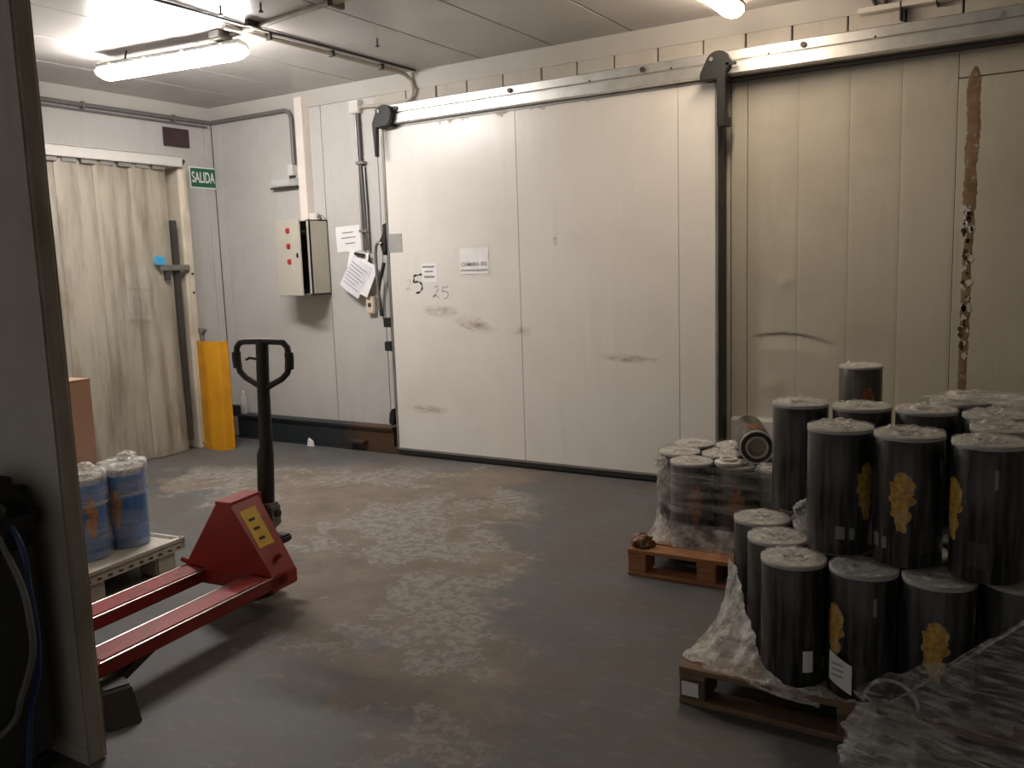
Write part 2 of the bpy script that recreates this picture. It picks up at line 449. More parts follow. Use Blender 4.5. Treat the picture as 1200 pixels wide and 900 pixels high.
# torn strip with exposed insulation
mb = MB(); L = []; Rr = []
N = 110
for i in range(N+1):
    t = i/N; z = 2.66 - t*1.95
    w = (0.042 if t < 0.42 else 0.030) + 0.010*noise.noise((0, 0, z*7.0)) + 0.010*noise.noise((3, 0, z*37))
    if t < 0.03: w *= 0.3 + 23*t
    w = max(w, 0.010)
    xc = -0.448 - 0.012*t + 0.010*noise.noise((7, 0, z*5))
    L.append((xc-w, z)); Rr.append((xc+w, z))
vs = []
for (a, z), (b, _) in zip(L, Rr):
    for q in range(6):
        u = q/5; yy = DW-0.0015-0.0012*noise.noise((u*6, 2, z*25))
        vs.append((a+(b-a)*u, yy if 0 < q < 5 else DW+0.001, z))
mb.add(vs, [(i*6+q, i*6+q+1, i*6+q+7, i*6+q+6) for i in range(N) for q in range(5)])
t = mb.build('torn_strip', M['foam'], wb, smooth=True); t['label'] = 'brown strip of torn sheet and exposed insulation'
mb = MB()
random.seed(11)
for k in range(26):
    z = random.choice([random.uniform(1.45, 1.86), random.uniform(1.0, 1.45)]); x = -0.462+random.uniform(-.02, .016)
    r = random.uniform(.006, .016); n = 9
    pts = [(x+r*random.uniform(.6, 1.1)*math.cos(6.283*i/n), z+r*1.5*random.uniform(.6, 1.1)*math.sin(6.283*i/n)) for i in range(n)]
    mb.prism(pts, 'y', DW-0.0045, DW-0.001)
mb.build('hole_patch', M['hole_shade'], wb)  # raised dark patches: the shade inside corroded holes, put in as colour
mb = MB()
for k in range(30):
    z = random.choice([random.uniform(1.40, 1.9), random.uniform(0.8, 1.45)]); x = -0.465+random.uniform(-.03, .03)
    r = random.uniform(.006, .02); n = 9
    pts = [(x+r*random.uniform(.5, 1.2)*math.cos(6.283*i/n), z+r*1.4*random.uniform(.5, 1.2)*math.sin(6.283*i/n)) for i in range(n)]
    mb.prism(pts, 'y', DW-0.0035, DW-0.001)
mb.build('paint_flake', M['panel_left'], wb)
# plinth along the right part of the wall
MB().prism([(DW+0.03, 0), (DW-0.06, 0), (DW-0.06, 0.485), (DW-0.045, 0.505), (DW+0.03, 0.505)], 'x', -1.88, XR).build('plinth', M['panel_left'], wb)
# dark stuck-on patches
MB().prism([(-1.85, 1.01), (-1.79, 1.005), (-1.785, 1.05), (-1.853, 1.06)], 'y', DW-0.002, DW+0.001).build('scrape', M['block'], wb)

# left wall
wl = struct('wall_left', 'white panel wall with the exit sign', 'wall')
MB().box(XL-0.2, XL-0.03, YF, DW+0.2, 0, ZC+0.05).build('backing', M['dark_gap'], wl)
for a, b in ((DW-0.09, DW), (4.15, DW-0.09), (2.95, 4.15), (1.75, 2.95), (0.55, 1.75), (-0.65, 0.55), (YF, -0.65)):
    MB().box(XL-0.03, XL, a+0.003, b-0.003, 0, 3.06).build('wall_panel', M['panel_left'], wl, bevel=0.003, seg=1)
# unseen sides of the hall
wr = MB().box(XR, XR+0.15, YF, DW+0.2, 0, ZC+0.1).build('unseen_wall_right', M['panel_right']); tag(wr, 'unseen plain panel wall closing the hall beyond the pallets', 'wall', None, 'structure')

# coves
def cove(name, pts, m, label):
    o = MB().add(pts, [(0, 1, 2, 3), (4, 5, 6, 7), (0, 4, 5, 1), (1, 5, 6, 2), (2, 6, 7, 3), (3, 7, 4, 0)]).build(name, m)
    tag(o, label, 'trim', None, 'structure'); return o
c_ = 0.095; zc = 3.06
a0, a1 = XL, XR
cove('trim_1', [(a0, DW-0.012, zc), (a1, DW-0.012, zc), (a1, DW-c_, ZC), (a0, DW-c_, ZC), (a0, DW, zc), (a1, DW, zc), (a1, DW, ZC), (a0, DW, ZC)], M['cove'], 'slanted white cove above the sliding door rail')
cove('trim_2', [(XL+0.012, YF, zc), (XL+0.012, DW, zc), (XL+c_, DW, ZC), (XL+c_, YF, ZC), (XL, YF, zc), (XL, DW, zc), (XL, DW, ZC), (XL, YF, ZC)], M['cove'], 'slanted white cove above the strip curtain')

# partition at the left: sheet wall with a worn end
wp = struct('wall_partition', 'dingy cream partition wall seen end-on with a worn edge', 'wall')
MB().box(XL, -2.662, 1.548, 1.604, 0, ZC).build('partition_panel', M['partition'], wp, bevel=0.004, seg=2)
def endfn(u, v):
    z = 0.005+v*(ZC-0.01); y = 1.543+0.066*u
    return (-2.6615+0.003*noise.noise((u*2, 0, z*4))+(0.004 if 0.1 < u < 0.9 else -0.004), y, z)
MB().grid(endfn, 10, 120).build('partition_end', M['partition_end'], wp, smooth=True)
MB().prism([(-3.4, 0.0), (-2.665, 0.0), (-2.668, 0.055), (-3.4, 0.05)], 'y', 1.540, 1.549).build('kick_strip', M['partition'], wp)

# ================================================================== SLIDING DOOR
d1 = struct('door_1', 'large white sliding cold-room door with black hangers', 'door')
zb, zt = 0.055, 2.755
for a, b in ((-4.795, -3.517), (-3.517, -2.226), (-2.226, -1.965)):
    MB().box(a+0.0015, b-0.0015, DF, DF+0.1, zb, zt).build('door_panel', M['door_white'], d1, bevel=0.002, seg=1)
MB().box(-4.79, -1.97, DF+0.004, DF+0.098, zb+.01, zt-.01).build('door_core', M['dark_gap'], d1)
MB().box(-4.815, -4.795, DF-0.004, DF+0.105, zb, zt).build('edge_profile', M['alu_dull'], d1, bevel=0.003)
MB().box(-1.965, -1.945, DF-0.006, DF+0.105, zb, zt).build('edge_profile', M['alu_dull'], d1, bevel=0.003)
MB().box(-1.945, -1.925, DF+0.02, DF+0.11, zb, zt-0.25).build('edge_seal', M['dark_metal'], d1, bevel=0.004)
MB().box(-4.815, -1.945, DF-0.005, DF+0.105, zt, zt+0.018).build('top_profile', M['alu_dull'], d1)
MB().box(-4.815, -1.945, DF-0.008, DF+0.10, 0.008, 0.055).build('bottom_seal', M['seal'], d1, bevel=0.006)
MB().box(-4.80, -1.95, DF-0.012, DF-0.002, 0.050, 0.066).build('bottom_profile', M['alu_dull'], d1)
# chipped paint along the top edge
mb = MB(); random.seed(5)
xx = -4.78
while xx < -2.6:
    w = random.uniform(.03, .12)
    if random.random() < 0.7:
        n = 8; top = zt-0.001; pts = [(xx, top), (xx+w, top)] + [(xx+w*(1-i/6), top-random.uniform(.003, .035)*math.sin(math.pi*i/6)-.002) for i in range(1, 6)]
        mb.prism(pts, 'y', DF-0.0016, DF)
    xx += w+random.uniform(.01, .2)
mb.build('chipped_paint', M['jamb_beige'], d1)
# hangers
def hanger(x, right):
    s = 1 if right else -1
    y0, y1 = 5.70, 5.745
    pts = [(-0.115, 2.752)] + [(-0.115+0.0, 2.79)] + [(0.005 + 0.082*math.cos(R_(q)), 2.85+0.075*math.sin(R_(q))) for q in range(165, -20, -15)] + [(0.075, 2.80), (0.045, 2.76)]
    if right:
        pts = pts[:-2] + [(0.055, 2.79), (0.052, 2.45), (0.0, 2.45), (0.0, 2.752)]
    else:
        pts = pts + [(-0.075, 2.752), (-0.085, 2.52), (-0.10, 2.52)]
    h = MB().prism([(x+p[0], p[1]) for p in pts], 'y', y0, y1).build('hanger', M['black_metal'], d1, bevel=0.004)
    MB().box(x-0.10, x+0.05, y1-0.001, DF+0.01, 2.752, 2.772).build('hanger_foot', M['black_metal'], h)
    if right:
        MB().box(x+0.06, x+0.125, 5.70, 5.72, 2.825, 2.842).build('stop_tab', M['black_metal'], h)
        MB().box(x+0.0, x+0.05, y1-0.002, DF+0.03, 2.46, 2.52).build('stay', M['black_metal'], h)
    MB().cyl((x-0.035, y0-0.008, 2.875), (x-0.035, y0+0.002, 2.875), 0.014, 6).build('bolt', M['grey_metal'], h)
hanger(-1.915, True)
hanger(-4.70, False)
# handwritten figures and grubby marks on the door
def mark(body, size, x, z, m, rot=0, bold=0.0, name='marking'):
    return obj(name, text_mesh(body, size, m, name, Matrix.Translation((x, DF-0.0012, z)) @ Matrix.Rotation(rot, 4, 'Y') @ TEXT_BACK, 0.0004, bold), d1)
def stroke(pts, w, m, name='marking'):
    pts = [Vector(p) for p in pts]; q = []
    for i in range(len(pts)-1):
        p0 = pts[max(i-1, 0)]; p1 = pts[i]; p2 = pts[i+1]; p3 = pts[min(i+2, len(pts)-1)]
        for k in range(6):
            t = k/6; q.append(0.5*((2*p1)+(p2-p0)*t+(2*p0-5*p1+4*p2-p3)*t*t+(3*p1-p0-3*p2+p3)*t**3))
    q.append(pts[-1]); vs = []
    for i, p in enumerate(q):
        d = (q[min(i+1, len(q)-1)]-q[max(i-1, 0)]).normalized(); n = Vector((-d.y, d.x))*w*(0.8+0.35*math.sin(i*0.7))
        for sg in (-1, 1):
            vs.append((p.x+sg*n.x, DF-0.0012, p.y+sg*n.y))
    return MB().add(vs, [(2*i, 2*i+1, 2*i+3, 2*i+2) for i in range(len(q)-1)]).build(name, m, d1)
def glyph(pts, cx, cz, h, w, m):
    return stroke([(cx+p[0]*h, cz+p[1]*h) for p in pts], w, m)
FIVE = [(0.32, 0.47), (0.12, 0.44), (-0.16, 0.40), (-0.20, 0.22), (-0.22, 0.06), (-0.02, 0.10), (0.18, 0.06), (0.30, -0.10), (0.27, -0.28), (0.12, -0.42), (-0.12, -0.47)]
TWO = [(-0.12, 0.30), (0.02, 0.46), (0.18, 0.40), (0.20, 0.20), (0.06, -0.05), (-0.14, -0.30), (-0.28, -0.44), (-0.20, -0.24), (0.0, -0.30), (0.30, -0.46)]
glyph(FIVE, -4.515, 1.475, 0.165, 0.0085, M['ink'])
glyph(TWO, -4.605, 1.465, 0.10, 0.004, M['tape_faint'])
glyph(TWO, -4.325, 1.405, 0.105, 0.0042, M['ink_faint'])
glyph(FIVE, -4.235, 1.398, 0.105, 0.0045, M['ink_faint'])
def smear(name, pts, m, dy=0.0006):
    return MB().prism(pts, 'y', DF-dy, DF+0.001).build(name, m, d1)
def mat_smear():
    k = NT('brown smear'); n = k.ramp(k.noise(9, 6, 0.75, (1, 1, 2.0)), 0.38, 0.75)
    mp = k.n('ShaderNodeVectorMath', operation='MULTIPLY_ADD'); mp.inputs[1].default_value = (2, 0, 2); mp.inputs[2].default_value = (-1, 0, -1)
    k.l(k.tc.outputs['Generated'], mp.inputs[0])
    ln = k.n('ShaderNodeVectorMath', operation='LENGTH'); k.l(mp.outputs[0], ln.inputs[0])
    k.col((0.42, 0.29, 0.19)); k.set(Roughness=0.6, Alpha=k.math('MULTIPLY', n, k.ramp(ln.outputs['Value'], 0.1, 1.0, 0.75, 0.0))); return k.m
M['smear'] = mat_smear()
def blob(cx, cz, rx, rz, rot=0, n=26, seed=0):
    return [(cx+math.cos(rot)*rx*q*math.cos(t)-math.sin(rot)*rz*q*math.sin(t), cz+math.sin(rot)*rx*q*math.cos(t)+math.cos(rot)*rz*q*math.sin(t))
            for t, q in [(6.2832*i/n, 1+0.28*noise.noise((math.cos(6.2832*i/n)*1.7, math.sin(6.2832*i/n)*1.7, seed))) for i in range(n)]]
smear('scuff', blob(-4.28, 1.245, 0.22, 0.055, -0.12, seed=1), M['smear'])
smear('scuff', blob(-3.95, 1.14, 0.25, 0.06, -0.3, seed=2), M['smear'])
smear('scuff', blob(-3.52, 1.10, 0.11, 0.06, 0.2, seed=3), M['smear'], 0.0009)
smear('scuff', blob(-4.5, 0.42, 0.25, 0.05, 0.0, seed=4), M['smear'])
smear('scuff', blob(-3.2, 1.78, 0.03, 0.05, 0.0, seed=5), M['smear'])
smear('scuff', blob(-2.6, 0.9, 0.35, 0.03, -0.1, seed=6), M['smear'])

# rail
rail = thing('door_rail', 'long brushed aluminium rail the sliding door hangs from', 'rail', (-4.72, 5.80, 2.77))
LR = XR+4.72-0.02
y0 = -0.03
rb = MB().prism([(DW-5.80, 0.165), (-0.005, 0.165), (-0.03, 0.155), (-0.03, 0.098), (-0.012, 0.092), (-0.012, 0.086), (-0.038, 0.08), (-0.038, 0.015), (-0.02, 0.005), (DW-5.80, 0.005)], 'x', 0, LR).build('rail_profile', M['alu'], rail, bevel=0.001, seg=1)
MB().box(0.02, LR, 0.05, DW-5.80, -0.012, 0.006).build('rail_lip', M['dark_metal'], rail)
for bxx in (-4.606, -3.52, -2.453, -1.385, -0.329, 0.73):
    MB().cyl((bxx+4.72, -0.048, 0.122), (bxx+4.72, -0.028, 0.122), 0.019, 6).build('bolt', M['dark_metal'] if bxx != -0.329 else M['alu'], rail)
for bxx in (-2.25, -2.86, -3.7, -0.97, -1.6):
    MB().cyl((bxx+4.72, -0.034, 0.103), (bxx+4.72, -0.02, 0.103), 0.007, 8).build('screw', M['dark_metal'], rail)

# door lock, lever, seals on the jamb to the left of the door
jk = thing('door_latch', 'black latch bracket with a curved grey pull lever beside the door', 'latch', (-4.87, DW, 1.2))
MB().prism([(0.0, 0.52), (0.035, 0.55), (0.05, 0.79), (0.01, 0.78), (0.005, 0.70), (-0.035, 0.64)], 'y', -0.13, 0.0).build('latch_bracket', M['black_metal'], jk, bevel=0.004)
MB().tube([(0.0, -0.14, 0.62), (-0.03, -0.15, 0.63), (-0.052, -0.15, 0.60), (-0.062, -0.15, 0.54), (-0.06, -0.15, 0.40), (-0.055, -0.15, 0.22), (-0.05, -0.15, 0.06)], 0.0135, 10).build('lever', M['grey_metal'], jk, smooth=True)
MB().tube([(-0.05, -0.06, 0.46), (-0.06, -0.07, 0.40), (-0.10, -0.07, 0.30), (-0.13, -0.06, 0.2), (-0.14, -0.02, 0.0)], 0.016, 8).build('pull_strap', M['dark_metal'], jk, smooth=True)
MB().box(-0.03, 0.02, -0.06, 0.0, 0.60, 0.74).build('latch_plate', M['dark_metal'], jk, bevel=0.003)
sw = thing('pull_switch', 'small cream pull switch hanging under the clipped papers', 'switch', (-5.115, DW, 1.22))
MB().box(-0.045, 0.045, -0.05, 0.0, 0.0, 0.155).build('switch_body', M['cream_plastic'], sw, bevel=0.008)
MB().box(-0.016, 0.016, -0.058, -0.048, 0.06, 0.095).build('button', M['dark_metal'], sw, bevel=0.003)
fr = MB().box(-4.90, -4.822, DW-0.045, DW, 0.0, 2.72).build('trim_3', M['alu_dull'], None, bevel=0.006); tag(fr, 'dull metal door frame strip left of the sliding door', 'trim', None, 'structure')
for z in (1.15, 0.945):
    o = MB().box(-4.90, -4.815, DF-0.005, DW, z-0.04, z+0.04).build('keeper_block', M['black_metal'], None, bevel=0.004)
    tag(o, 'black keeper block on the door frame, %s of the two' % ('upper' if z > 1 else 'lower'), 'keeper')
o = MB().box(-4.805, -4.655, DF-0.004, DF, 1.742, 1.895).build('grey_plate', M['tape_grey'], None); tag(o, 'square grey plate stuck on the left edge of the sliding door', 'plate')
o = MB().prism([(-4.90, 0.27), (-4.86, 0.25), (-4.83, 0.34), (-4.86, 0.40), (-4.89, 0.36)], 'y', DF, DW).build('floor_latch', M['black_metal'], None, bevel=0.004); tag(o, 'small black catch low on the door frame above the beam end', 'latch')

# ================================================================== PAPERS AND SIGNS
def sheet(name, label, cx, cz, w, h, y, rot=0, m='paper', cat='paper', lines=(), curl=0.004, group=None):
    t = thing(name, label, cat, (cx, y, cz), 0, group, 0, -rot)
    MB().grid(lambda u, v: ((u-.5)*w, -0.002-curl*(abs(math.sin(u*5+v*3))), (v-.5)*h), 10, 10).build('sheet', M[m], t, smooth=True)
    MB().box(-w/2+.004, w/2-.004, -0.0018, 0, -h/2+.004, h/2-.004).build('backing_sheet', M['paper'], t)
    for (lx, lz, lw, lh) in lines:
        MB().box(lx-lw/2, lx+lw/2, -0.0035-curl, -0.0025-curl, lz-lh/2, lz+lh/2).build('print_line', M['ink_faint'], t)
    return t
sheet('notice_sheet', 'white notice with three printed lines on the wall above the clipped papers', -5.36, 1.883, 0.285, 0.225, DW, R_(2),
      lines=((0.0, 0.055, .13, .009), (0.005, 0.01, .17, .009), (0.02, -0.04, .12, .009)), curl=0.003)
sheet('small_label', 'small white label with three short lines beside the handwritten 5', -4.385, 1.562, 0.155, 0.155, DF, 0,
      lines=((-.005, 0.05, .12, .014), (-.003, 0.012, .085, .012), (0, -0.032, .105, .016)), curl=0.0008)
pl = thing('plastic_label_sleeve', 'white label in a clear plastic sleeve reading CAMARA 303 on the door', 'label', (-3.935, DF, 1.645))
MB().grid(lambda u, v: ((u-.5)*0.27, -0.002-0.003*abs(math.sin(u*4+v*5)), (v-.5)*0.205), 10, 10).build('label_sheet', M['paper'], pl, smooth=True)
MB().grid(lambda u, v: ((u-.5)*0.36-0.01, -0.007-0.004*abs(math.sin(u*3+v*7)), (v-.5)*0.27), 12, 12).build('sleeve', M['film_roll'], pl, smooth=True)
obj('lettering', text_mesh('CAMARA 303', 0.042, M['ink_grey'], 'lettering', Matrix.Translation((0, -0.0065, -0.025)) @ TEXT_BACK, 0.0003, 0.0006), pl)
MB().box(-.13, .13, -0.0062, -0.0055, -0.078, -0.066).build('print_line', M['tape_grey'], pl)
# clipped sheaf of papers
cp = thing('clipped_papers', 'sheaf of white delivery notes hanging askew from a clip on the wall', 'papers', (-5.19, DW, 1.70))
def psheet(name, cx, cz, w, h, rot, y, m):
    mm = Matrix.Translation((cx, y, cz)) @ Matrix.Rotation(rot, 4, 'Y')
    b = MB(); b.grid(lambda u, v: mm @ Vector(((u-.5)*w, -0.012*math.sin(u*3.1)-0.02*(1-v), (v-.5)*h)), 12, 12)
    return b.build(name, m, cp, smooth=True)
psheet('back_sheet', -0.02, -0.01, 0.22, 0.15, R_(10), -0.052, M['paper'])
psheet('back_sheet', 0.035, -0.155, 0.235, 0.29, R_(26), -0.060, M['paper'])
fs_ = psheet('front_sheet', -0.035, -0.15, 0.245, 0.31, R_(33), -0.072, M['paper_blue'])
for i in range(7):
    mm = Matrix.Translation((-0.035, -0.105, -0.15)) @ Matrix.Rotation(R_(33), 4, 'Y')
    MB().box(-0.09, 0.09-0.02*(i % 3), 0.0, 0.001, 0.10-0.033*i, 0.106-0.033*i, mm).build('print_line', M['ink_faint'], fs_)
MB().box(-0.04, 0.06, -0.10, -0.002, 0.03, 0.055, Matrix.Rotation(R_(12), 4, 'Y')).build('clip', M['dark_metal'], cp, bevel=0.004)
# exit sign
ex = thing('exit_sign', 'green SALIDA exit sign with white letters on the left wall', 'sign', (XL, 5.805, 2.535))
MB().box(0, 0.006, -0.155, 0.155, -0.10, 0.10).build('sign_border', M['sign_white'], ex, bevel=0.002, seg=1)
MB().box(0.005, 0.0075, -0.143, 0.143, -0.088, 0.088).build('sign_face', M['sign_green'], ex)
obj('lettering', text_mesh('SALIDA', 0.098, M['sign_white'], 'lettering', Matrix.Translation((0.009, 0, -0.002)) @ TEXT_LEFT @ Matrix.Scale(0.83, 4, (1, 0, 0)) @ Matrix.Scale(1.45, 4, (0, 1, 0)), 0.0006, 0.0015), ex)
o = thing('dark_plate', 'dark maroon rectangular plate on the wall above the curtain end', 'plate', (XL, 5.53, 2.885))
MB().box(0, 0.02, -0.14, 0.14, -0.085, 0.085).build('plate_body', M['maroon'], o, bevel=0.004)
MB().box(0.019, 0.022, -0.125, 0.125, -0.07, 0.07).build('plate_face', M['maroon'], o, bevel=0.001)

# ================================================================== LAMPS
def luminaire(name, label, loc, rz, tilt, strength, colr, L=1.27):
    t = thing(name, label, 'lamp', loc, rz, 'fluorescent luminaires', tilt)
    em = emit('tube light '+name, colr, strength)
    w = 0.060
    body = [(-w*1.04, 0.020), (-w*1.02, 0.042), (-w*0.6, 0.062), (w*0.6, 0.062), (w*1.02, 0.042), (w*1.04, 0.020)]
    MB().prism(body, 'x', -L/2, L/2).build('housing', M['grey_metal'], t, bevel=0.004)
    sec = [(w*0.97, 0.022), (w*1.03, 0.0), (w*0.98, -0.018), (w*0.72, -0.044), (w*0.3, -0.055), (-w*0.3, -0.055), (-w*0.72, -0.044), (-w*0.98, -0.018), (-w*1.03, 0.0), (-w*0.97, 0.022)]
    vs = []; fs = []; n = len(sec)
    ends = [(-L/2-0.01, 0.45), (-L/2+0.03, 0.85), (-L/2+0.08, 1.0), (L/2-0.08, 1.0), (L/2-0.03, 0.85), (L/2+0.01, 0.45)]
    for xx, q in ends:
        for p in sec: vs.append((xx, p[0]*(0.7+0.3*q), p[1]*q))
    for i in range(len(ends)-1):
        for k in range(n-1): fs.append((i*n+k, i*n+k+1, (i+1)*n+k+1, (i+1)*n+k))
    fs += [tuple(range(n)), tuple(range((len(ends)-1)*n, len(ends)*n))]
    MB().add(vs, fs).build('diffuser', em, t, smooth=True)
    for xx in (-0.5, -0.17, 0.17, 0.5):
        for s in (-1, 1):
            MB().box(xx-0.012, xx+0.012, s*w*1.04-0.005, s*w*1.04+0.005, 0.006, 0.040).build('clip', M['white_plastic'], t)
    return t
lum1 = luminaire('luminaire', 'fluorescent luminaire hanging crooked from the ceiling in front of the curtain', (-5.19, 4.07, 3.045), R_(7.3), R_(-9), LAMP_LEFT, (1.0, 0.94, 0.90))
for q in (-0.42, 0.42):
    MB().cyl((q, 0, 0.06), (q, 0.015, 0.15), 0.006, 8).build('hanger_rod', M['dark_metal'], lum1)
lum2 = luminaire('luminaire', 'fluorescent luminaire fixed to the ceiling above the right end of the door', (-1.745, 4.92, 3.105), R_(90), 0, LAMP_RIGHT, (1.0, 0.82, 0.63))
for q in (-0.45, 0.45):
    MB().box(q-0.02, q+0.02, -0.03, 0.03, 0.060, 0.077).build('mount', M['grey_metal'], lum2)

# ================================================================== PIPES AND CABLES
def pipe(name, label, path, r, m, cat='pipe', n=10):
    p0 = Vector(path[0]); t = thing(name, label, cat, p0)
    MB().tube([Vector(p)-p0 for p in path], r, n).build('run', m, t, smooth=True)
    return t
zc_ = 3.06
pipe('grey_conduit', 'dark grey conduit under the back wall cove, turning down beside the white duct',
     [(XL+0.06, DW-0.032, zc_), (-6.03, DW-0.03, zc_)] + arc((-6.03, DW-0.03, zc_-0.09), 0.09, 90, 0, 6) + [(-5.94, DW-0.03, 2.58)], 0.019, M['conduit'])
p = pipe('grey_conduit', 'dark grey conduit under the cove of the left wall', [(XL+0.03, 1.7, zc_-0.005), (XL+0.03, DW-0.03, zc_-0.002)], 0.019, M['conduit'])
for y in (2.6, 3.6, 4.6, 5.5):
    MB().box(-0.03, 0.022, y-1.7-0.012, y-1.7+0.012, -0.028, 0.028).build('saddle', M['grey_metal'], p)
p = pipe('slim_conduit', 'slim pale conduit running just above the grey one on the left wall',
     [(XL+0.024, 1.7, zc_-0.045), (XL+0.024, 5.88, zc_-0.045)], 0.010, M['conduit'])
# junction, vertical grey conduit left of door
jb = thing('junction_box', 'white junction box at the top of the grey conduit beside the door', 'box', (-5.165, DW, 2.935))
MB().box(-0.055, 0.055, -0.06, 0, 0, 0.11).build('box_body', M['white_plastic'], jb, bevel=0.006)
MB().box(-0.05, 0.05, -0.067, -0.058, 0.005, 0.105).build('box_lid', M['white_plastic'], jb, bevel=0.003)
p = pipe('vertical_conduit', 'pair of grey conduits dropping from the junction box to the clipped papers', [(-5.15, DW-0.028, 2.94), (-5.145, DW-0.028, 2.4), (-5.117, DW-0.03, 1.772)], 0.015, M['conduit_dark'])
MB().tube([(-0.035, 0.006, 0), (-0.03, 0.006, -0.6), (-0.02, 0.004, -1.168)], 0.010, 8).build('run', M['grey_metal'], p, smooth=True)
MB().tube([(0.03, 0.006, -0.45), (0.04, 0.006, -0.8), (0.042, 0.004, -1.168)], 0.010, 8).build('run', M['grey_metal'], p, smooth=True)
for z in (-0.42, -1.0):
    MB().box(-0.04, 0.05, -0.024, 0.028, z-0.012, z+0.012).build('saddle', M['grey_metal'], p)
bp = pipe('beige_cable_pipe', 'beige pipe along the ceiling joint, bending down to the junction box',
     [(-4.55, 4.0, ZC-0.022), (-4.52, 4.9, ZC-0.022), (-4.52, 5.70, ZC-0.022)] + [(-4.52, 5.80, ZC-0.03), (-4.52, 5.865, ZC-0.06), (-4.525, 5.89, 3.09), (-4.53, 5.90, 3.03), (-4.56, 5.905, 2.985), (-4.62, 5.91, 2.97), (-4.80, 5.915, 2.965), (-5.11, 5.92, 2.985)], 0.016, M['beige_pipe'])
for y in (4.35, 4.95, 5.5):
    MB().box(-0.022+0.03, 0.022+0.03, y-4.0-0.012, y-4.0+0.012, -0.02, 0.022).build('clip', M['dark_metal'], bp)
p = pipe('ceiling_crossing_pipe', 'beige pipe crossing the ceiling to the crooked luminaire', [(-4.72, 4.17, ZC-0.02), (-3.70, 4.05, ZC-0.02), (-2.4, 3.95, ZC-0.02)], 0.017, M['beige_pipe'])
for xx in (0.35, 1.05):
    MB().box(xx-0.015, xx+0.015, -0.145, -0.03, -0.022, 0.02).build('clip', M['dark_metal'], p)
p = pipe('lamp_cable', 'black cable along the ceiling past the crooked luminaire', [(-4.445, 2.9, ZC-0.008), (-4.445, 4.3, ZC-0.012), (-4.44, 5.2, ZC-0.008), (-4.435, 5.82, ZC-0.008)], 0.007, M['seal'], 'cable', 6)
mb_ = thing('mounting_box', 'grey box on the ceiling where the luminaire cable enters', 'box', (-4.72, 4.12, ZC))
MB().box(-0.05, 0.05, -0.06, 0.06, -0.055, 0).build('box_body', M['grey_metal'], mb_, bevel=0.006)
MB().box(-0.045, 0.045, -0.055, 0.055, -0.062, -0.053).build('box_lid', M['cabinet'], mb_, bevel=0.003)
for i, (xx, yy) in enumerate(((-4.28, 3.75), (-4.05, 3.85), (-4.05, 4.9))):
    o = MB().cyl((xx, yy, ZC), (xx, yy, ZC-0.045), 0.006, 6).cyl((xx, yy, ZC-0.045), (xx, yy, ZC-0.055), 0.014, 8).build('ceiling_screw', M['dark_metal'], None)
    tag(o, 'stray screw hanging from the ceiling panels beside the beige pipe', 'screw', 'stray ceiling screws')
# trunking top right
p = thing('short_trunking', 'chipped white trunking strip on the cove above the rail', 'trunking', (-1.09, DW-0.055, 3.045))
MB().box(0, 1.6, -0.02, 0.05, 0.0, 0.032).build('strip', M['duct_white'], p, bevel=0.003)
MB().tube([(0.10, 0.0, 0.035), (0.085, -0.01, 0.07), (0.11, -0.015, 0.10)], 0.012, 8).build('hook', M['dark_metal'], p)
MB().tube([(0.15, 0.0, 0.03), (0.15, -0.015, 0.08), (0.16, -0.02, 0.11)], 0.014, 8).build('hook', M['dark_metal'], p)
for q in (0.235, 0.43):
    MB().box(q, q+0.008, -0.022, 0.052, -0.07 if q < .3 else -0.02, 0.034).build('cable_tie', M['dark_metal'], p)

# vertical duct and cabinet
dv = thing('cable_duct', 'tall white cable duct rising from the electrical cabinet', 'duct', (-5.80, DW, 2.058))
MB().box(-0.05, 0.05, -0.075, 0, 0, 1.09).build('duct_base', M['duct_white'], dv, bevel=0.004)
MB().box(-0.046, 0.046, -0.081, -0.07, 0.0, 1.085).build('duct_cover', M['duct_white'], dv, bevel=0.002)
MB().box(0.03, 0.13, -0.07, -0.01, 0.0, 0.07).build('gland_box', M['white_plastic'], dv, bevel=0.01)
MB().tube([(0.13, -0.04, 0.04), (0.17, -0.04, 0.035), (0.20, -0.04, 0.0)], 0.012, 8).build('gland', M['grey_metal'], dv)
cab = thing('electrical_cabinet', 'beige electrical cabinet with its front door slightly ajar', 'cabinet', (-5.80, DW, 1.40))
cd_ = 0.235
mb = MB().box(-0.2, 0.2, -0.012, 0, 0, 0.66).box(-0.2, -0.19, -cd_, 0, 0, 0.66).box(0.19, 0.2, -cd_, 0, 0, 0.66).box(-0.2, 0.2, -cd_, 0, 0, 0.01).box(-0.2, 0.2, -cd_, 0, 0.65, 0.66)
mb.box(0.165, 0.2, -cd_, -cd_+0.012, 0, 0.66).build('cabinet_body', M['cabinet'], cab)
MB().box(-0.18, 0.18, -0.05, -0.02, 0.05, 0.6).build('mounting_plate', M['dark_metal'], cab)
for zz in (0.15, 0.33, 0.5):
    MB().box(-0.13, 0.13, -0.12, -0.05, zz, zz+0.08).build('breaker_row', M['black_metal'], cab, bevel=0.004)
# the door hangs on the left side and stands a little open
dr = bpy.data.objects.new('cabinet_door', MB().box(0, 0.392, -0.02, 0, -0.005, 0.665).mesh('cabinet_door', M['cabinet'], 0.004)); COL.objects.link(dr)
dr.parent = cab; dr.location = (-0.2, -cd_-0.002, 0); dr.rotation_euler = (0, 0, R_(-13))
for zz in (0.57, 0.435, 0.30):
    o = MB().box(0.195, 0.245, -0.033, -0.018, zz-0.02, zz+0.02).build('indicator', M['red_plastic'], dr, bevel=0.004)
    o['label'] = 'red indicator window'
MB().box(0.345, 0.365, -0.03, -0.018, 0.33, 0.37).build('door_lock', M['black_metal'], dr, bevel=0.003)
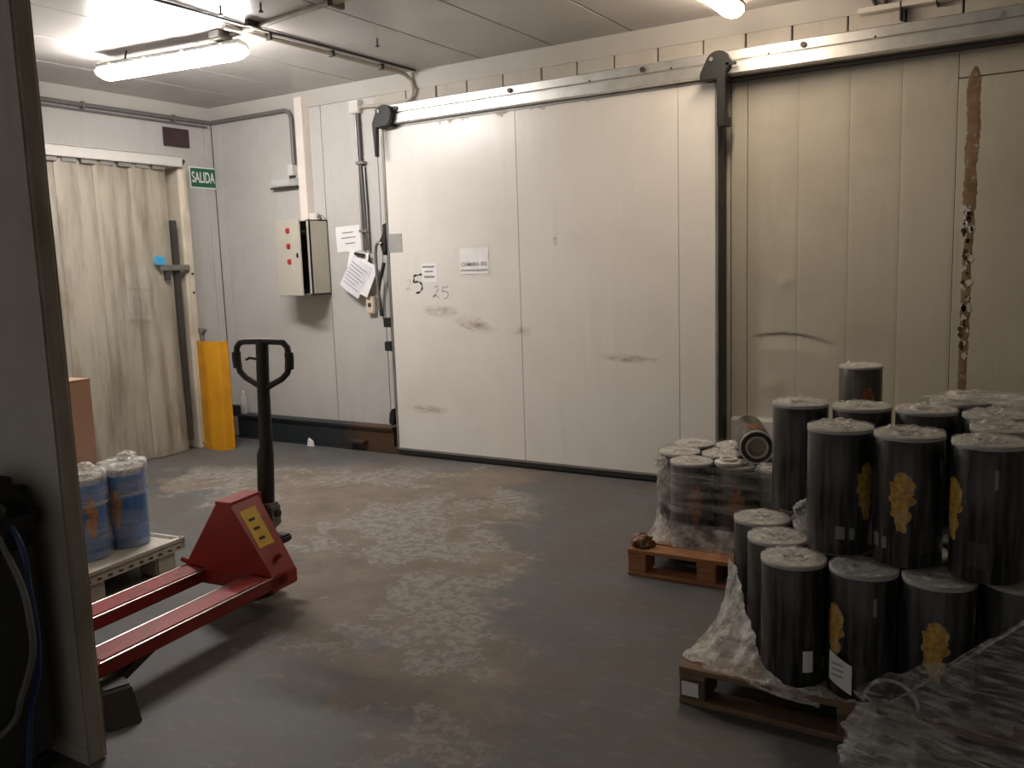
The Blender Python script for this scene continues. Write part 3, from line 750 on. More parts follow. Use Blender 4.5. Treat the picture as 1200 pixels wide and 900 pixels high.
# emergency lamp
el = thing('emergency_lamp', 'small unlit emergency lamp with a clear cover left of the white duct', 'lamp', (-6.07, DW, 2.38))
MB().box(-0.165, 0.165, -0.06, 0, -0.01, 0.005).build('lamp_base', M['dark_metal'], el, bevel=0.002)
MB().box(-0.16, 0.16, -0.055, -0.003, 0.005, 0.075).build('lamp_cover', M['bottle'], el, bevel=0.01)
MB().box(-0.13, 0.05, -0.03, -0.002, 0.015, 0.06).build('reflector', M['white_plastic'], el, bevel=0.004)
MB().box(0.06, 0.13, -0.05, 0, 0.10, 0.20).build('switch_box', M['white_plastic'], el, bevel=0.005)
MB().box(0.075, 0.115, -0.045, 0, 0.07, 0.10).build('gland', M['dark_metal'], el)

# ================================================================== STRIP CURTAIN SIDE
d2 = struct('door_2', 'beige door behind the strip curtain on the left wall', 'door')
MB().box(XL, XL+0.05, 3.3, 5.30, 0.0, 2.58).build('door_leaf', M['door_beige'], d2, bevel=0.004)
MB().box(XL+0.05, XL+0.054, 3.95, 4.55, 1.55, 2.50).build('pale_panel', M['white_plastic'], d2)
MB().box(XL+0.20, XL+0.31, 5.165, 5.225, 0.10, 2.10).build('lock_shade_bar', M['dark_metal'], d2, bevel=0.006)  # lock bar, lengthened downward as a dark strip for shade at the curtain end
hd = MB().box(XL+0.31, XL+0.35, 4.99, 5.30, 1.655, 1.705).build('lever_handle', M['grey_metal'], d2, bevel=0.006)
MB().box(XL+0.30, XL+0.34, 5.05, 5.09, 1.57, 1.67).build('handle_stem', M['dark_metal'], d2)
jm = struct('trim_4', 'worn beige jamb post beside the strip curtain', 'trim')
MB().prism([(XL, 5.30), (XL+0.30, 5.285), (XL+0.32, 5.32), (XL+0.31, 5.37), (XL+0.05, 5.43), (XL, 5.43)], 'z', 0.0, 2.60).build('jamb_profile', M['jamb_beige'], jm, bevel=0.006)
MB().box(XL+0.315, XL+0.325, 5.30, 5.36, 0.05, 2.2).build('jamb_strip', M['jamb_beige'], jm, bevel=0.002)
for zz in (0.5, 1.0, 1.45, 1.62):
    MB().cyl((XL+0.32, 5.335, zz), (XL+0.334, 5.335, zz), 0.011, 8).build('screw', M['dark_metal'], jm)
lt = thing('curtain_rail_box', 'pale boxed rail over the strip curtain', 'rail box', (XL, 4.30, 2.57))
MB().prism([(0, 0.0), (0.36, 0.0), (0.365, 0.085), (0.05, 0.115), (0, 0.115)], 'y', -2.6, 1.0).build('rail_box', M['cove'], lt, bevel=0.004)
MB().prism([(0.0, 0.115), (0.372, 0.085), (0.375, 0.092), (0.0, 0.15)], 'y', -2.6, 1.03).build('rail_lid', M['panel_left'], lt)
MB().tube([(0.33, 1.0, 0.02), (0.33, 1.03, 0.05), (0.3, 1.06, 0.06)], 0.016, 8).build('rail_end', M['dark_metal'], lt)
sc = thing('strip_curtain', 'yellowed translucent plastic strip curtain hanging to the floor on the left', 'curtain', (XL+0.30, 4.3, 0))
y = 0.86; k = 0
while y > -2.3:
    w = 0.215
    off = 0.010 if k % 2 else -0.012
    ph = random.uniform(0, 6)
    def fn(u, v, y=y, off=off, ph=ph, w=w):
        z = 0.012+2.555*v
        return (off+0.016*math.sin(math.pi*u)+0.007*math.sin(z*1.7+ph)*(1-v), y-w*u+0.010*math.sin(z*1.1+ph)*(1-v), z)
    MB().grid(fn, 8, 40).build('strip', M['pvc'], sc, smooth='all')
    MB().box(-0.03, 0.035, y-w+0.06, y-0.03, 2.535, 2.57).build('strip_clamp', M['alu_dull'], sc)
    y -= 0.165; k += 1
o = sheet('door_notice', 'square white notice taped behind the curtain, upper of two', 0, 0, 0.27, 0.19, 0)
o.location = (XL+0.052, 4.98, 1.60); o.rotation_euler = (0, 0, R_(90))
o = sheet('door_notice', 'curling white notice taped behind the curtain, lower of two', 0, 0, 0.32, 0.26, 0, curl=0.02)
o.location = (XL+0.055, 4.90, 1.36); o.rotation_euler = (0, R_(6), R_(90))
o = sheet('door_tag', 'small bright blue tag on the door lever behind the curtain', 0, 0, 0.11, 0.07, 0, m='blue_film', cat='tag')
o.location = (XL+0.352, 4.98, 1.745); o.rotation_euler = (0, R_(4), R_(90))
M['cyan'] = plain('cyan tag', (0.05, 0.36, 0.62), 0.5)
for ch in o.children:
    if ch.name.startswith('sheet'): ch.data.materials[0] = M['cyan']

# yellow guard post
yp = thing('guard_post', 'bright yellow folded steel guard post by the curtain end', 'post', (-6.58, 5.32, 0))
MB().prism([(-0.15, 0.03), (-0.145, 0.0), (-0.02, -0.03), (-0.005, 0.03), (0.01, -0.035), (0.15, -0.015), (0.155, 0.015), (0.15, 0.10), (0.14, 0.10), (0.143, 0.0), (0.014, -0.022), (-0.005, 0.042), (-0.024, -0.018), (-0.138, 0.012), (-0.138, 0.10), (-0.15, 0.10)], 'z', 0.0, 1.005).build('folded_face', M['yellow'], yp)
MB().box(-0.175, -0.145, 0.0, 0.12, 0.0, 0.985).build('back_post', M['dark_metal'], yp, bevel=0.005)
MB().box(-0.16, 0.16, 0.09, 0.10, 0.02, 0.99).build('back_plate', M['yellow'], yp)
MB().cyl((-0.135, 0.06, 0.98), (-0.135, 0.06, 1.08), 0.022, 10).cyl((-0.135, 0.06, 1.08), (-0.135, 0.06, 1.12), 0.035, 10).build('bolt_head', M['grey_metal'], yp, smooth=True)
MB().cyl((-0.135, 0.06, 1.05), (-0.06, 0.05, 1.11), 0.014, 8).build('bolt_lever', M['grey_metal'], yp)

# steel guard beam along wall
bm_ = thing('steel_beam', 'dark steel guard beam on the floor along the wall, rusty at the door end', 'beam', (-6.85, DF, 0))
MB().prism([(0, 0.0), (0.125, 0.0), (0.125, 0.012), (0.07, 0.012), (0.07, 0.213), (0.125, 0.213), (0.125, 0.23), (-0.005, 0.23), (-0.005, 0.213), (0.055, 0.213), (0.055, 0.012), (-0.005, 0.012)], 'x', 0.0, 1.98).build('i_profile', M['beam'], bm_)
MB().box(0.0, 1.98, 0.02, 0.056, 0.012, 0.213).build('web_plate', M['beam'], bm_)
MB().box(1.50, 1.68, -0.05, 0.03, 0.075, 0.095).build('bracket', M['beam'], bm_, bevel=0.003)
MB().box(1.98, 2.03, 0.02, 0.11, 0.0, 0.06).build('end_plate', M['beam'], bm_)
bb = MB().box(XL, -6.87, DW-0.045, DW, 0.19, 0.30).build('baseboard_back', M['beam'], None, bevel=0.004); tag(bb, 'short dark board at the wall corner behind the guard post', 'baseboard', None, 'structure')
kb = MB().box(XL, -6.87, DW-0.05, DW, 0.0, 0.19).build('baseboard_corner', M['jamb_beige'], None, bevel=0.004); tag(kb, 'dirty plinth piece in the corner behind the guard post', 'baseboard', None, 'structure')
bt = thing('plastic_bottle', 'small clear plastic bottle standing on the dark steel beam', 'bottle', (-6.80, 5.885, 0.23))
MB().lathe([(0, 0), (0.034, 0), (0.037, 0.01), (0.037, 0.12), (0.030, 0.16), (0.014, 0.19), (0.013, 0.205)], 16).build('bottle_body', M['bottle'], bt, smooth=True)
MB().cyl((0, 0, 0.203), (0, 0, 0.228), 0.016, 12).build('cap', M['white_plastic'], bt, smooth=True)
o = MB().prism([(-5.86, 0.0), (-5.78, 0.0), (-5.79, 0.05), (-5.84, 0.075)], 'y', 5.775, 5.79).build('paper_scrap', M['paper'], None); tag(o, 'scrap of white paper leaning on the foot of the steel beam', 'paper')

# ================================================================== PALLET JACK
jk = thing('pallet_jack', 'red hand pallet jack with raised forks and an upright black handle', 'pallet jack', (-3.315, 2.70, 0), R_(6.2))
zt_, zb_ = 0.192, 0.135
FW = 0.15; HWd = 0.275; TIP = -1.03
for s in (-1, 1):
    xo, xi = s*HWd, s*(HWd-FW)
    a, b = min(xo, xi), max(xo, xi)
    f = MB().prism([(0.10, zb_), (0.10, zt_), (TIP+0.09, zt_), (TIP+0.02, zt_-0.012), (TIP, zb_+0.012), (TIP+0.02, zb_), (TIP+0.14, zb_)], 'x', a, b).build('fork', M['red'], jk, bevel=0.006)
    MB().box(a+0.018, b-0.018, TIP+0.10, 0.02, zt_-0.001, zt_+0.004).build('fork_top_plate', M['red_worn'], f, bevel=0.002)
    for e in (a+0.004, b-0.004):
        MB().tube([(e, TIP+0.08, zt_-0.001), (e, 0.0, zt_-0.001)], 0.0045, 6).build('worn_edge', M['bare_edge'], f)
    ar = MB().prism([(TIP+0.34, zb_+0.01), (TIP+0.10, 0.05), (TIP+0.13, 0.03), (TIP+0.40, zb_-0.005)], 'x', (a+b)/2-0.035, (a+b)/2+0.035).build('wheel_arm', M['dark_metal'], f)
    MB().cyl(((a+b)/2-0.030, TIP+0.13, 0.042), ((a+b)/2+0.030, TIP+0.13, 0.042), 0.041, 20).build('load_roller', M['seal'], f, smooth=True)
# body: triangular front plate, sloping sides, flat rear skirt
MB().box(-HWd, HWd, -0.02, 0.17, 0.12, zt_+0.004).build('rear_skirt', M['red'], jk, bevel=0.006)
MB().prism([(-HWd-0.0, zt_), (HWd, zt_), (0.042, 0.525), (-0.042, 0.525)], 'y', -0.005, 0.008).build('front_plate', M['red'], jk, bevel=0.002)
def side(s):
    x0, x1 = s*(HWd-0.005), s*0.042
    pts = [(x0, -0.002, zt_), (x0, 0.165, zt_), (x1, 0.19, 0.53), (x1, -0.002, 0.523)]
    inn = [(p[0]-s*0.012, p[1], p[2]-0.006) for p in pts]
    return MB().add(pts+inn, [(0,1,2,3), (7,6,5,4), (0,4,5,1), (1,5,6,2), (2,6,7,3), (3,7,4,0)]).build('side_plate', M['red'], jk, bevel=0.002)
sl = side(-1); sr = side(1)
MB().prism([(-0.006, 0.520), (0.20, 0.528), (0.20, 0.540), (-0.006, 0.534)], 'x', -0.050, 0.050).build('top_cap', M['red'], jk, bevel=0.003)
MB().box(-0.045, 0.045, 0.10, 0.22, 0.44, 0.535).build('head_block', M['red'], jk, bevel=0.006)
# yellow load label on the sloping side, with dark print
A = Vector((HWd-0.005, -0.002, zt_)); Bv = Vector((HWd-0.005, 0.165, zt_)); Cv = Vector((0.042, -0.002, 0.523)); Dv = Vector((0.042, 0.19, 0.53))
def onside(u, v, h=0.0):
    p = (A*(1-u)+Bv*u)*(1-v) + (Cv*(1-u)+Dv*u)*v
    nrm = Vector((1, 0, 0.67)).normalized()
    return p + nrm*h
MB().grid(lambda u, v: onside(0.14+0.58*u, 0.38+0.50*v, 0.0015), 2, 2).build('load_label', M['yellow_label'], sr)
for v0 in (0.47, 0.60, 0.72):
    MB().grid(lambda u, v, v0=v0: onside(0.28+0.22*u, v0+0.035*v, 0.0025), 1, 1).build('label_print', M['ink'], sr)
c = onside(0.5, 0.20)
MB().cyl(c, c+Vector((0.035, 0, 0.022)), 0.013, 10).build('pivot_pin', M['red'], jk, bevel=0.003)
c = onside(0.05, 0.04); c = Vector((-c.x, c.y, c.z))
MB().cyl(c, c+Vector((-0.03, -0.02, 0.02)), 0.012, 10).build('pivot_pin', M['red'], jk, bevel=0.003)
# pump, steering wheels, handle
pm = MB().cyl((0, 0.27, 0.06), (0, 0.27, 0.40), 0.05, 20).build('pump_column', M['dark_metal'], jk, smooth=True)
MB().cyl((0, 0.27, 0.33), (0, 0.27, 0.43), 0.062, 20, 0.05).build('pump_head', M['grey_metal'], jk, smooth=True)
MB().box(-0.075, 0.075, 0.23, 0.32, 0.34, 0.46).build('handle_yoke', M['grey_metal'], jk, bevel=0.012)
MB().cyl((-0.09, 0.28, 0.41), (0.09, 0.28, 0.41), 0.018, 12).build('yoke_pin', M['dark_metal'], jk, smooth=True)
MB().box(0.03, 0.115, 0.24, 0.34, 0.255, 0.295).build('foot_pedal', M['black_metal'], jk, bevel=0.01)
for s in (-1, 1):
    w = MB().cyl((s*0.02, 0.23, 0.078), (s*0.065, 0.23, 0.078), 0.078, 28).build('steering_wheel', M['seal'], jk, bevel=0.006, smooth=True)
    MB().cyl((s*0.018, 0.23, 0.078), (s*0.068, 0.23, 0.078), 0.04, 18).build('wheel_hub', M['grey_metal'], w, smooth=True)
MB().box(-0.025, 0.025, 0.12, 0.30, 0.16, 0.30).build('linkage', M['dark_metal'], jk, bevel=0.006)
hp = [(0.0, 0.29, 0.40), (0.0, 0.30, 0.55), (0.005, 0.305, 0.70), (0.01, 0.31, 0.74), (0.015, 0.315, 1.05), (0.022, 0.32, 1.262)]
MB().tube(hp, [0.040, 0.042, 0.042, 0.033, 0.031, 0.031], 14).build('handle_shaft', M['black_metal'], jk, smooth=True)
zt2 = 1.268; w2 = 0.165; cx = 0.02
loop = [(cx+0.0, 0.318, 1.03), (cx+0.05, 0.318, 1.055)] + [(cx+0.115, 0.318, 1.085), (cx+0.15, 0.318, 1.115), (cx+0.162, 0.318, 1.15), (cx+0.166, 0.318, 1.20), (cx+0.16, 0.318, 1.24), (cx+0.135, 0.318, 1.264), (cx+0.10, 0.318, zt2)]
loop = loop + [(cx, 0.318, zt2+0.002)] + [(2*cx-p[0], p[1], p[2]) for p in reversed(loop)]
MB().tube(loop, 0.0155, 12).build('handle_loop', M['black_metal'], jk, smooth=True)
for s in (-1, 1):
    MB().tube([(cx+s*0.163, 0.318, 1.135), (cx+s*0.168, 0.318, 1.175), (cx+s*0.167, 0.318, 1.215)], 0.022, 12).build('grip', M['seal'], jk, smooth=True)
MB().tube([(cx, 0.30, 1.185), (cx-0.06, 0.295, 1.19), (cx-0.085, 0.295, 1.178)], [0.012, 0.008, 0.006], 8).build('release_lever', M['black_metal'], jk, smooth=True)

ck = thing('wheel_chock', 'dark tapered block on the floor below the fork tip, beside the partition end', 'block', (-2.87, 1.79, 0), R_(-20))
MB().add([(-0.07, -0.06, 0), (0.10, -0.06, 0), (0.10, 0.06, 0), (-0.07, 0.06, 0), (-0.07, -0.05, 0.118), (0.03, -0.05, 0.118), (0.03, 0.05, 0.118), (-0.07, 0.05, 0.118)],
         [(3,2,1,0), (4,5,6,7), (0,1,5,4), (1,2,6,5), (2,3,7,6), (3,0,4,7)]).build('chock_body', M['dark_metal'], ck, bevel=0.004)
MB().box(-0.07, 0.02, -0.045, 0.045, 0.117, 0.124).build('chock_top', M['black_metal'], ck, bevel=0.002)

# ================================================================== FILM ROLLS
RR, RH = 0.1085, 0.43
def make_wrapper(seed, high=1.0):
    def fn(u, v):
        t = 2*math.pi*u
        n1 = noise.noise((math.cos(t)*2.2, math.sin(t)*2.2, v*2+seed))
        if v < 0.72:
            z = RH*(v/0.72)*1.0; r = RR+0.0030+0.0025*abs(noise.noise((math.cos(t)*6, math.sin(t)*6, v*1.5+seed*3)))
            return (r*math.cos(t), r*math.sin(t), z+0.001)
        q = (v-0.72)/0.28; r = (RR+0.004)*(1-q)
        crump = abs(noise.noise((r*32*math.cos(t)+seed*5, r*32*math.sin(t), seed)))*0.022*high
        z = RH+0.004+crump*(0.15+math.sin(math.pi*min(1, q*1.1))*0.9)
        return (r*math.cos(t), r*math.sin(t), z)
    return fn
def roll_meshes(bodymat, prefix, emblem_mat, seed):
    d = {}
    d['film_body'] = MB().lathe([(0.04, 0.0), (RR-0.003, 0), (RR, 0.004), (RR, RH-0.016), (RR-0.003, RH-0.012), (0.04, RH-0.012)], 40).mesh('film_body', bodymat, 0, True)
    d['end_pad'] = MB().lathe([(0.036, RH-0.012), (RR+0.0015, RH-0.012), (RR+0.0015, RH-0.003), (RR-0.002, RH), (0.048, RH), (0.046, RH+0.003), (0.036, RH+0.003), (0.036, RH-0.012)], 40).mesh('end_pad', M['end_pad'], 0, True)
    d['core'] = MB().lathe([(0.036, 0), (0.036, RH-0.006), (0.0, RH-0.008)], 24).mesh('core', M['core_white'], 0, True)
    # printed emblem: a cluster of overlapping petals lying on the film surface, tapering to a tip
    mb = MB(); rnd = random.Random(seed)
    for i in range(95):
        tt = rnd.random()
        hw = 0.044*math.sin(math.pi*min(1, 0.15+tt*0.8))**0.8*(0.55 if tt > .8 else 1)*(0.25+0.75*tt)+0.003
        s_ = rnd.uniform(-1, 1)*hw; z = 0.125+0.19*tt + rnd.uniform(-.004, .004)
        pr = rnd.uniform(0.009, 0.016)*(0.5+0.5*min(1, tt*3)); rr = RR+0.0006+i*0.00002; n = 9; ph = rnd.uniform(0, 6); pts = [(s_, z)]
        for k in range(n):
            a = ph+6.2832*k/n; q = pr*rnd.uniform(.75, 1.15); pts.append((s_+q*math.cos(a), z+q*1.15*math.sin(a)))
        vs = [(rr*math.sin(p[0]/RR), -rr*math.cos(p[0]/RR), p[1]) for p in pts]
        mb.add(vs, [(0, 1+k, 1+(k+1) % n) for k in range(n)])
    d['emblem'] = mb.mesh('emblem', emblem_mat)
    def patch(name, a0, a1, z0, z1, m):
        b = MB(); rr = RR+0.0008
        b.grid(lambda u, v: (rr*math.sin(a0+(a1-a0)*u), -rr*math.cos(a0+(a1-a0)*u), z0+(z1-z0)*v), 5, 1)
        return b.mesh(name, m)
    d['barcode_label'] = patch('barcode_label', R_(-58), R_(-42), 0.055, 0.10, M['bars'])
    d['barcode_label2'] = patch('barcode_label', R_(-34), R_(-25), 0.055, 0.095, M['bars'])
    d['registration_mark'] = patch('registration_mark', R_(68), R_(74), 0.30, 0.36, M['ink_grey'])
    d['printed_panel'] = patch('printed_panel', R_(30), R_(62), 0.05, 0.13, M['ink'])
    return d
WRAP = []
for s in range(5):
    WRAP.append(MB().grid(make_wrapper(s*1.7+0.3), 48, 40, True).mesh('wrapper', M['film_roll'], 0, 'all'))
    WRAP[-1].materials.append(M['film_top'])
    for p in WRAP[-1].polygons:
        if p.center.z > RH-0.002: p.material_index = 1
WRAP_FLAT = MB().grid(make_wrapper(2.9, 0.2), 48, 40, True).mesh('wrapper', M['film_roll'], 0, 'all')
WRAP_FLAT.materials.append(M['film_top'])
for p in WRAP_FLAT.polygons:
    if p.center.z > RH-0.002: p.material_index = 1
RB = roll_meshes(M['roll_black'], 'black', M['gold'], 3)
RBL = roll_meshes(M['blue_film'], 'blue', M['orange_print'], 5)
del RBL['printed_panel'], RBL['barcode_label2']
RBR = roll_meshes(M['roll_brown'], 'brown', M['rust_print'], 8)
cnt = [0]
def roll(ms, loc, face, label, group, name='film_roll', wrapped=True, emblem=True, flat=False):
    """face: compass angle (deg) the emblem looks to, measured from -y, positive to +x"""
    t = thing(name, label, 'film roll', loc, 0, group); i = cnt[0]; cnt[0] += 1
    for k, me in ms.items():
        if k == 'emblem' and not emblem: continue
        obj('barcode_label' if k.startswith('barcode') else k, me, t).rotation_euler = (0, 0, R_(face))
    if wrapped: obj('wrapper', WRAP_FLAT if flat else WRAP[i % 5], t)
    return t

PT = 0.14
def tocam(x, y): return math.degrees(math.atan2(-x, y))      # emblem angle that faces the viewpoint direction of the aisle
G1 = 'film rolls in the lower tier of the loose-film pallet'
G2 = 'film rolls in the upper tier of the loose-film pallet'
LOWA = 'black film roll packed inside the lower tier, mostly hidden by other rolls'
UPA = 'black film roll in the upper tier of the pallet with loose film, emblem turned away'
low = [(-0.957, 3.397, 150, 'lower black film roll below the film wad, deepest of the three staggered in the open'), (-0.838, 3.184, 150, 'lower black film roll in the middle of the three staggered in the open'), (-0.728, 2.975, 130, 'lower black film roll at the pallet corner, in front of the torn film skirt'),
       (-0.500, 2.978, -52, 'lower-tier black film roll with a gold emblem beside a white paper slip'),
       (-0.275, 2.985, -2, 'lower-tier black film roll with a gold emblem above the loose film'),
       (-0.050, 3.062, 120, 'lower black film roll under the upper roll with the side-on emblem'),
       (-0.610, 3.190, 180, LOWA), (-0.375, 3.215, 180, LOWA), (-0.150, 3.275, 180, LOWA), (-0.725, 3.405, 180, LOWA), (-0.495, 3.420, 180, LOWA), (-0.270, 3.482, 180, LOWA),
       (-0.840, 3.640, 180, LOWA), (-0.605, 3.650, 180, LOWA), (-0.375, 3.690, 180, LOWA), (-0.145, 3.715, 180, LOWA), (-0.033, 3.490, 180, LOWA)]
for x, y, a, lab in low:
    fl_ = low.index((x, y, a, lab)) > 2
    if a > 100: roll(RB, (x, y, PT), a, lab, G1, flat=fl_)
    else: roll(RB, (x, y, PT), a + tocam(x, y), lab, G1, flat=fl_)
up = [(-0.862, 3.604, 140, 'upper black film roll standing tall beside the loose rolls of the wrapped pallet'), (-0.614, 3.143, 52, 'upper-tier black film roll with its gold emblem at the edge, beside the wad of film'),
      (-0.388, 3.10, -9, 'upper-tier black film roll with the gold emblem fully in view'),
      (-0.150, 3.052, -60, 'upper-tier black film roll showing a narrow side-on gold emblem'),
      (-0.625, 3.601, 180, 'upper black film roll behind the one with its emblem at the edge'), (-0.394, 3.602, 180, 'upper black film roll behind the one with the emblem fully in view'), (-0.160, 3.560, 180, UPA), (-0.118, 3.315, 170, 'upper black film roll directly behind the one with the side-on emblem'),
      (-0.30, 3.84, 180, UPA), (-0.06, 3.79, 180, UPA), (0.06, 3.49, 180, UPA)]
for x, y, a, lab in up:
    roll(RB, (x, y, PT+RH+0.009), a + (tocam(x, y) if a < 100 else 0), lab, G2)
# white slip between the lower rolls
o = thing('paper_slip', 'white printed slip tucked between two lower black rolls', 'paper', (-0.548, 2.871, 0.20), R_(-24))
MB().grid(lambda u, v: ((u-.5)*0.085, -0.006*math.sin(u*3), v*0.10-0.03*u), 8, 8).build('sheet', M['paper'], o, smooth=True)
for q in range(3):
    MB().box(-0.028, 0.015, -0.0085, -0.0075, 0.02+q*0.02, 0.024+q*0.02).build('print_line', M['ink_grey'], o)
o = thing('paper_slip', 'narrow white slip stuck on the roll next to the printed slip', 'paper', (-0.656, 2.883, 0.205), R_(38))
MB().grid(lambda u, v: ((u-.5)*0.035, -0.003*math.sin(u*3), v*0.075), 6, 6).build('sheet', M['paper'], o, smooth=True)

# pallets
def pallet(label, loc, rz, W, D, m, mblock, name='wooden_pallet', damaged=False):
    t = thing(name, label, 'pallet', loc, rz)
    def wob(x0, x1, y0, y1, z0, z1, nm, mm, i=0):
        a = R_(random.uniform(-.5, .5))
        return MB().box(x0, x1, y0, y1, z0, z1).build(nm, mm, t, bevel=0.003, seg=1)
    n = 7; g = D/n
    for i in range(n):     # top deck boards run in x
        wob(0, W, i*g+(0 if i == 0 else 0.012), (i+1)*g-(0 if i == n-1 else 0.012), 0.118, 0.14, 'deck_board', m)
    for xx in (0.0, W/2-0.05, W-0.1):
        wob(xx, xx+0.1, 0, D, 0.097, 0.118, 'stringer_board', m)
        for yy in (0.0, D/2-0.07, D-0.14):
            wob(xx+0.002, xx+0.098, yy+0.003, yy+0.137, 0.022, 0.097, 'block', mblock)
    for yy in (0.0, D/2-0.05, D-0.1):
        wob(0, W, yy, yy+0.1, 0.0, 0.022, 'bottom_board', m)
    return t
p1 = pallet('brown wooden pallet under the two-tier black rolls and loose film', (-1.105, 2.855, 0), R_(-0.5), 1.2, 1.08, M['wood'], M['wood_block'])
MB().box(0.012, 0.075, -0.0015, 0.006, 0.034, 0.086).build('paper_label', M['paper'], p1)
pallet('orange-brown wooden pallet under the tightly wrapped low rolls', (-1.815, 3.985, 0), R_(1.5), 0.83, 0.88, M['wood_orange'], M['wood_orange'])
# pallet in the corner behind, with a single tall column of rolls in view
pallet('wooden pallet by the back wall behind the two-tier load', (-0.98, 4.55, 0), 0, 1.2, 0.8, M['wood'], M['wood_block'])
G4 = 'film rolls on the pallet by the back wall'
for zz in (PT, PT+RH+0.009):
    roll(RBR, (-0.865, 4.926, zz), 30, 'dark film roll %s standing on the pallet by the back wall' % ('in the upper tier' if zz > .3 else 'in the lower tier'), G4, flat=zz < .3)
for (x, y) in ((-0.60, 4.93), (-0.36, 4.93), (-0.84, 4.69), (-0.6, 4.69), (-0.36, 4.69)):
    roll(RBR, (x, y, PT), 180, 'dark film roll in the lower tier on the pallet by the back wall', G4)

# low wrapped pallet
G3 = 'film rolls inside the tight pallet wrap'
LB = 'dark film roll standing inside the tight pallet wrap'
LOWROLLS = ((-1.56, 4.24, 10), (-1.70, 4.44, 0), (-1.70, 4.67, 0), (-1.472, 4.475, 0), (-1.325, 4.275, -4), (-1.472, 4.706, 0), (-1.24, 4.50, 0), (-1.243, 4.735, 0), (-1.095, 4.26, 0))
for (x, y, a) in LOWROLLS:
    roll(RBR, (x, y, PT), a+tocam(x, y), LB if (x, y) != (-1.325, 4.275) else 'dark film roll inside the tight wrap with the white core plug lying on it', G3, wrapped=((x, y) != (-1.325, 4.275)), flat=(x > -1.45))
o = thing('core_plug', 'round white core plug lying on a wrapped roll', 'plug', (-1.36, 4.225, PT+RH+0.0025))
MB().lathe([(0, 0), (0.068, 0), (0.07, 0.004), (0.07, 0.016), (0.045, 0.019), (0.043, 0.032), (0.034, 0.032), (0.032, 0.022), (0, 0.022)], 28).build('plug_disc', M['white_plastic'], o, smooth=True)
# rolls lying on top
def lying(loc, rz, rx, label, r, L):
    t = thing('film_roll', label, 'film roll', loc, rz, 'film rolls lying on the wrapped load', rx)
    ri = 0.054*r/0.08
    def ax(prof, n=32):      # lathe about y
        b = MB().lathe(prof, n); b.v = [(p[0], p[2], p[1]) for p in b.v]; return b
    ax([(ri, 0), (r-0.003, 0), (r, 0.004), (r, L-0.004), (r-0.003, L), (ri, L), (ri, 0)]).build('film_body', M['roll_brown'], t, smooth=True)
    c = ax([(ri-0.010, -0.006), (ri, -0.006), (ri, L+0.006), (ri-0.010, L+0.006), (ri-0.010, -0.006)]).build('core', M['core_white'], t, smooth=True)
    ax([(0.0, 0.03), (ri-0.010, 0.03)]).build('core_inner', M['core'], t)
    ax([(r-0.006, -0.003), (r+0.001, -0.003), (r+0.001, 0.010), (r-0.006, 0.010), (r-0.006, -0.003)]).build('end_band', M['white_plastic'], t, smooth=True)
    mb = MB(); rnd = random.Random(2)
    for i in range(30):
        s_ = rnd.uniform(-.05, .05); y = 0.12+rnd.uniform(-.06, .07)*(1-abs(s_)*9); pr = rnd.uniform(.008, .016); rr = r+0.0008+i*0.00003; n = 8
        pts = [(s_, y)] + [(s_+pr*math.cos(6.2832*k/n), y+pr*math.sin(6.2832*k/n)) for k in range(n)]
        mb.add([(rr*math.sin(p[0]/r), p[1], rr*math.cos(p[0]/r)) for p in pts], [(0, 1+k, 1+(k+1) % n) for k in range(n)])
    mb.build('emblem', M['rust_print'], t)
    return t
zl = PT+RH+0.009
lying((-1.228, 4.262, zl+0.083), R_(22), 0, 'loose dark film roll lying on the wrapped load, core end showing, the lower of two', 0.083, 0.46)
lying((-1.083, 4.36, zl+0.083), R_(16), 0, 'loose dark film roll lying beside another on the wrapped load, core end hidden', 0.083, 0.44)

# pallet wrap round the low load
WCX, WCY = -1.43, 4.475
def hull_radius(t, r=0.1185):
    # reach of the stretched outline round all the rolls in direction t
    c, s_ = math.cos(t), math.sin(t); best = 9.0
    for q in range(180):           # the hull is the meeting of all half planes that touch the rolls
        n_ = 2*math.pi*q/180; nx, ny = math.cos(n_), math.sin(n_); d = c*nx+s_*ny
        if d > 0.05:
            h = max((x-WCX)*nx+(y-WCY)*ny for x, y, a in LOWROLLS)+r
            best = min(best, h/d)
    return best
HULL = [hull_radius(2*math.pi*i/128) for i in range(128)]
def wrap_fn(u, v):
    i = int(round(u*128)) % 128; t = 2*math.pi*i/128; c, s_ = math.cos(t), math.sin(t)
    base = HULL[i]
    foot = max(base+0.006, (abs(c/0.395)**4+abs(s_/0.365)**4)**(-0.25))
    k = max(0.0, 1-v/0.42)**1.9
    rad = base*(1-k)+foot*k
    rad += 0.010*abs(noise.noise((c*3, s_*3, v*7)))+0.006*abs(noise.noise((c*9, s_*9, v*3)))
    return (WCX+rad*c, WCY+rad*s_, 0.1395+0.438*v+0.012*noise.noise((c*4, s_*4, 5))*v)
pw = thing('pallet_wrap', 'tight clear stretch film around the low load of rolls', 'plastic wrap', (0, 0, 0))
o = MB().grid(wrap_fn, 128, 30, True).build('wrap_film', M['film_wrap'], pw, smooth='all')
o.data.materials.append(M['film_skirt'])
for p in o.data.polygons:
    if p.center.z < 0.25: p.material_index = 1
